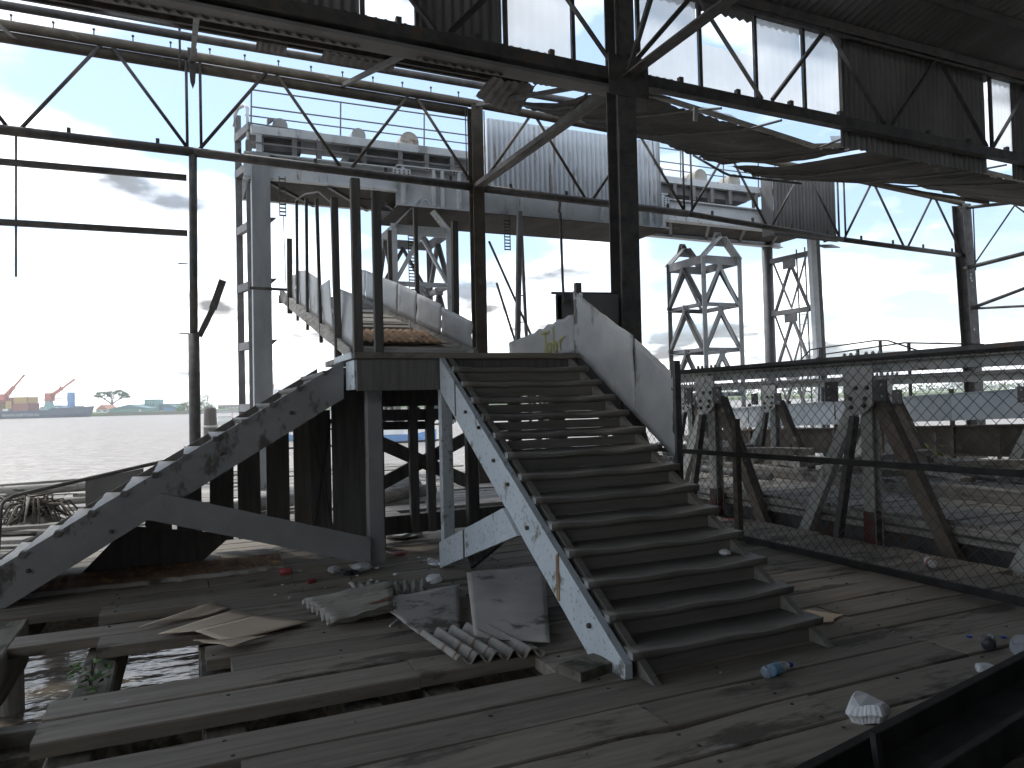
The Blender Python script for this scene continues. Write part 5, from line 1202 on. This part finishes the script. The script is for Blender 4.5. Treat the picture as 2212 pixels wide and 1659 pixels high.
conts = [('rust-red container on the ship at the left edge', -30, 14, 12.2, 15.2, far_red, 0), ('ochre container under the red one at the left edge', -30, 14, 6.2, 12.1, far_yel, 0),
         ('brown container on top behind the left crane', 22, 40, 14.3, 17.2, far_brn, 3), ('ochre container beside the left crane', 23, 38, 8.2, 14.2, far_yel, 0),
         ('tall ochre container, topmost of the right stack', 42, 73, 12.2, 17.2, far_yel, -1), ('brown container at the base of the right stack', 40, 76, 6.2, 12.1, far_brn, -1), ('white container behind the left crane pedestal', 20, 34, 6.2, 8.1, far_white, -2)]
for lab, u0_, u1_, z0_, z1_, m, dy in conts:
    ct = fthing('shipping_container', lab, 'container', pa_((u0_ + u1_) / 2), 600, 'containers on the ship')
    hw = (pa_(u1_) - pa_(u0_)) / 2
    MB().box(-hw, hw, -7 + dy, 5, z0_, z1_).build('body', m, ct)
    MB().box(-hw - .05, -hw + .25, -7.1 + dy, -7.02 + dy, z0_, z1_).build('door_edge', far_dk, ct); MB().box(hw - .4, hw + .05, -7.1 + dy, -7.02 + dy, z0_, z1_).build('door_edge', far_dk, ct)
def house(label, u0_, u1_, vt, d, m, roofm, rise=.0, base=2.6, depth=18, name='building', cat='building', wins=0, hip=False):
    o = fthing(name, label, cat, pa_((u0_ + u1_) / 2), d)
    s_ = d / 600.
    hw = (pa_(u1_) - pa_(u0_)) / 2 * s_; top = (pz((u0_ + u1_) / 2, vt) - 4.15) * s_ + 4.15
    MB().box(-hw, hw, 0, depth, base - 1.5, top).build('wall', m, o)
    if rise: MB().prism([(-hw * 1.04, top + .02), (hw * 1.04, top + .02), (0, top + rise)], 'Y', -.6, depth).build('roof', roofm, o)
    else: MB().box(-hw * 1.02, hw * 1.02, -.5, depth, top + .02, top + .7).build('roof', roofm, o)
    for k in range(wins):
        x = -hw + 2 * hw * (k + .5) / wins
        w_ = MB().box(x - hw / wins * .45, x + hw / wins * .45, -.15, -.03, base + (top - base) * .45, base + (top - base) * .72).build('window', far_glass, o)
    return o
o = house('long pale green warehouse with a shallow dark gable across the river', 236, 318, 882.5, 650, far_green, far_dgreen, rise=3.6, wins=0)
MB().box(9, 11, -.2, -.05, 1.2, 5).build('door', far_white, o)
house('large dark green shed behind the pale green warehouse', 278, 381, 874, 700, far_dgreen, far_teal, wins=0)
house('glazed control tower on the dark green shed across the river', 311, 333, 864, 690, far_green, far_teal, wins=4)
house('small blue gabled shed at the end of the far quay', 352, 380, 880, 640, far_blue, far_dgreen, rise=2.4)
house('white house with a clay tile roof near the ship bow', 206, 232, 884, 655, far_white, far_tile, rise=4.2, wins=2)
house('white block with small windows behind the ship deck', 78, 111, 884, 660, far_white, far_grey, rise=1.6, wins=5)
house('teal-roofed open shed beyond the ship', 86, 158, 878, 720, far_teal, far_teal, rise=1.5)
house('teal gabled shed behind the ship crane', 222, 262, 885, 665, far_teal, far_teal, rise=2.6) if False else None
house('blue gabled shed right of the ship crane', 120, 142, 884, 670, far_teal, far_blue, rise=2.2)
house('red-roofed low building on the far bank behind the mooring pile', 470, 520, 876, 680, far_grey, far_tile, wins=6)
house('long grey quay shed behind the gantry leg', 488, 660, 880, 650, far_grey, far_white, wins=10)
tk = fthing('water_tank', 'bright blue tank on the far bank behind the ship', 'tank', pa_(153), 690)
MB().lathe([(3.2, 0), (3.2, 22), (3.0, 22.6)], 14, (0, 0, 0)).build('drum', far_cyan, tk, True)
si = fthing('storage_silo', 'tall white silo across the river right of the gantry leg', 'silo', pa_(590), 640)
MB().lathe([(4.4, 0), (4.4, 18.6), (3.9, 19.4)], 18, (0, 0, 0)).build('drum', far_white, si, True)
MB().lathe([(.6, 19.3), (.6, 24)], 8, (0, 0, 0)).build('vent', far_tile, si)
def leafcloud(mb, c, r, n, s, seed):
    rr = random.Random(seed)
    for _ in range(n):
        a, b_ = rr.uniform(0, 6.283), rr.uniform(-1, 1); q = rr.random() ** .4; k = math.sqrt(1 - b_ * b_)
        p = Vector((c[0] + r[0] * q * k * math.cos(a), c[1] + r[1] * q * k * math.sin(a), c[2] + r[2] * q * b_))
        d = Vector((rr.uniform(-1, 1), rr.uniform(-1, 1), rr.uniform(-1, 1))).normalized(); e = d.orthogonal().normalized()
        f_ = d.cross(e); L = s * rr.uniform(.6, 1.4)
        mb.add([p - e * L, p + f_ * L * .7, p + e * L, p - f_ * L * .7], [(0, 1, 2, 3)])
def ftree(label, u, d, h, w, m=leafm, name='broadleaf_tree', group=None, n=420, low=.2):
    t_ = fthing(name, label, 'tree', pa_(u), d, group); rr = random.Random(int(u * 7))
    MB().tube([(0, 0, 0), (.3, 0, h * .35), (0, 0, h * .6)], h * .035, 7, h * .015).build('trunk', barkm, t_)
    mb = MB()
    for k in range(7):
        cx, cz = rr.uniform(-w * .6, w * .6), h * (low + (.92 - low) * rr.random())
        leafcloud(mb, (cx, rr.uniform(-w * .4, w * .4), cz), (w * .42, w * .42, h * .16), n // 7, h * .035, int(u * 13 + k))
    mb.build('crown', m, t_)
for i, (u, h, w) in enumerate(((384, 9, 7), (394, 11, 8), (403, 12, 7), (412, 9, 7), (430, 17, 8), (440, 15, 9), (424, 13, 8), (452, 10, 6))):
    ftree(['rounded shrubby tree right of the blue shed', 'second green tree right of the blue shed', 'third green tree right of the blue shed', 'low tree just left of the slender post', 'tall green tree just right of the slender post', 'bushy tree left of the mooring pile',
           'dense tree behind the slender post', 'small tree behind the mooring pile'][i], u, 640 + i * 3, h, w, leafm if i % 2 else leafy, group='trees on the far bank')
kp = fthing('kapok_tree', 'wide bare-limbed kapok tree standing above the far warehouses', 'tree', pa_(241), 690)
rr = random.Random(5); limbs = MB(); lv = MB()
limbs.tube([(0, 0, 0), (.5, 0, 6), (0, 0, 11)], 2.0, 8, 1.3)
def limb(p, d, L, r, lev):
    q = p + d * L
    limbs.tube([p, p.lerp(q, .5) + Vector((0, 0, L * .05)), q], r, 5, r * .6)
    if lev == 0:
        leafcloud(lv, q, (2.4, 2.4, 1.0), 46, .55, rr.random()); return
    for _ in range(3):
        dd = (d + Vector((rr.uniform(-.8, .8), rr.uniform(-.8, .8), rr.uniform(-.25, .45)))).normalized(); limb(q, dd, L * .62, r * .55, lev - 1)
for a in (0, .9, 2.0, 3.0, 4.1, 5.2): limb(Vector((0, 0, 10.5)), Vector((math.cos(a), math.sin(a) * .7, .62)).normalized(), 8.0, .75, 2)
limbs.build('trunk', barkm, kp); lv.build('crown', leafm, kp)
pt = fthing('palm_tree', 'palm tree on the far bank behind the mooring pile', 'palm', pa_(447), 640)
MB().tube([(0, 0, 0), (.6, 0, 8), (.3, 0, 15)], .35, 6, .22).build('trunk', barkm, pt)
fr_ = MB()
for k in range(13):
    a = k * 2.4; e = .35 + .4 * (k % 3)
    pts = [Vector((.3 + math.cos(a) * q * 1.1, math.sin(a) * q * 1.1, 15 + e * q - .22 * q * q)) for q in (0, 1, 2, 3, 3.8)]
    for p, q in zip(pts, pts[1:]):
        s_ = Vector((-math.sin(a), math.cos(a), 0)) * .5
        fr_.add([p - s_, p + s_ - Vector((0, 0, .0)), q + s_ * .8 - Vector((0, 0, .3)), q - s_ * .8 - Vector((0, 0, .3))], [(0, 1, 2, 3)])
fr_.build('frond', leafm, pt)
wd = fthing('far_wood', None, None, 0, 690); wd['kind'] = 'stuff'
mb = MB()
for i in range(150):
    u = 640 + i * 14; leafcloud(mb, (pa_(u) * 1.15, RND.uniform(0, 20), 3 + RND.uniform(1, 5)), (9, 6, 4 + 3 * RND.random()), 40, 1.1, i)
for i in range(14):
    leafcloud(mb, (pa_(-200 - i * 20), 30, 6), (10, 6, 5), 40, 1.1, 300 + i)
mb.build('crowns', leafm, wd)
# boats
def boat(label, a, d, L, hullm, topm, mast=False):
    b_ = fthing('river_boat', label, 'boat', a, d)
    secs = [[(x, -w, h_), (x, -w * .7, -.3), (x, w * .7, -.3), (x, w, h_)] for x, w, h_ in ((-L / 2, L * .12, L * .12), (-L * .2, L * .15, L * .1), (L * .2, L * .14, L * .11), (L * .5, .05, L * .17))]
    MB().loft(secs).build('hull', hullm, b_)
    MB().box(-L * .35, L * .05, -L * .09, L * .09, L * .11, L * .27).build('cabin', topm, b_); MB().box(-L * .38, L * .1, -L * .11, L * .11, L * .272, L * .29).build('cabin_roof', far_white, b_)
    if mast: MB().tube([(L * .1, 0, .5), (L * .1, 0, L * .62)], .08, 5).build('mast', far_red, b_)
boat('small white boat with a red mast beyond the left steps', (494 - 1106) / 1600 * 190, 190, 7.5, far_white, far_white, True)
boat('blue and white passenger boat seen between the skirt boards', (618 - 1106) / 1600 * 90, 90, 6.5, far_blue, far_white)
boat('blue boat glimpsed under the landing', (860 - 1106) / 1600 * 80, 80, 8, far_cyan, far_white)
# air between the wharf and the far shore
hz_ = MB().box(-900, 1400, -40, 1300, -5.5, 44).build('haze', oldx); tag(hz_, kind='stuff')
hm = bpy.data.materials.new('river_haze'); hm.use_nodes = True; hn = hm.node_tree; hn.nodes.remove(hn.nodes['Principled BSDF'])
hv = hn.nodes.new('ShaderNodeVolumePrincipled'); hv.inputs['Color'].default_value = (0.93, 0.96, 1, 1); hv.inputs['Density'].default_value = 0.00035
hn.links.new(hv.outputs[0], hn.nodes['Material Output'].inputs['Volume']); hz_.data.materials.clear(); hz_.data.materials.append(hm)
for o in bpy.data.objects:
    if '_local' in o: del o['_local']
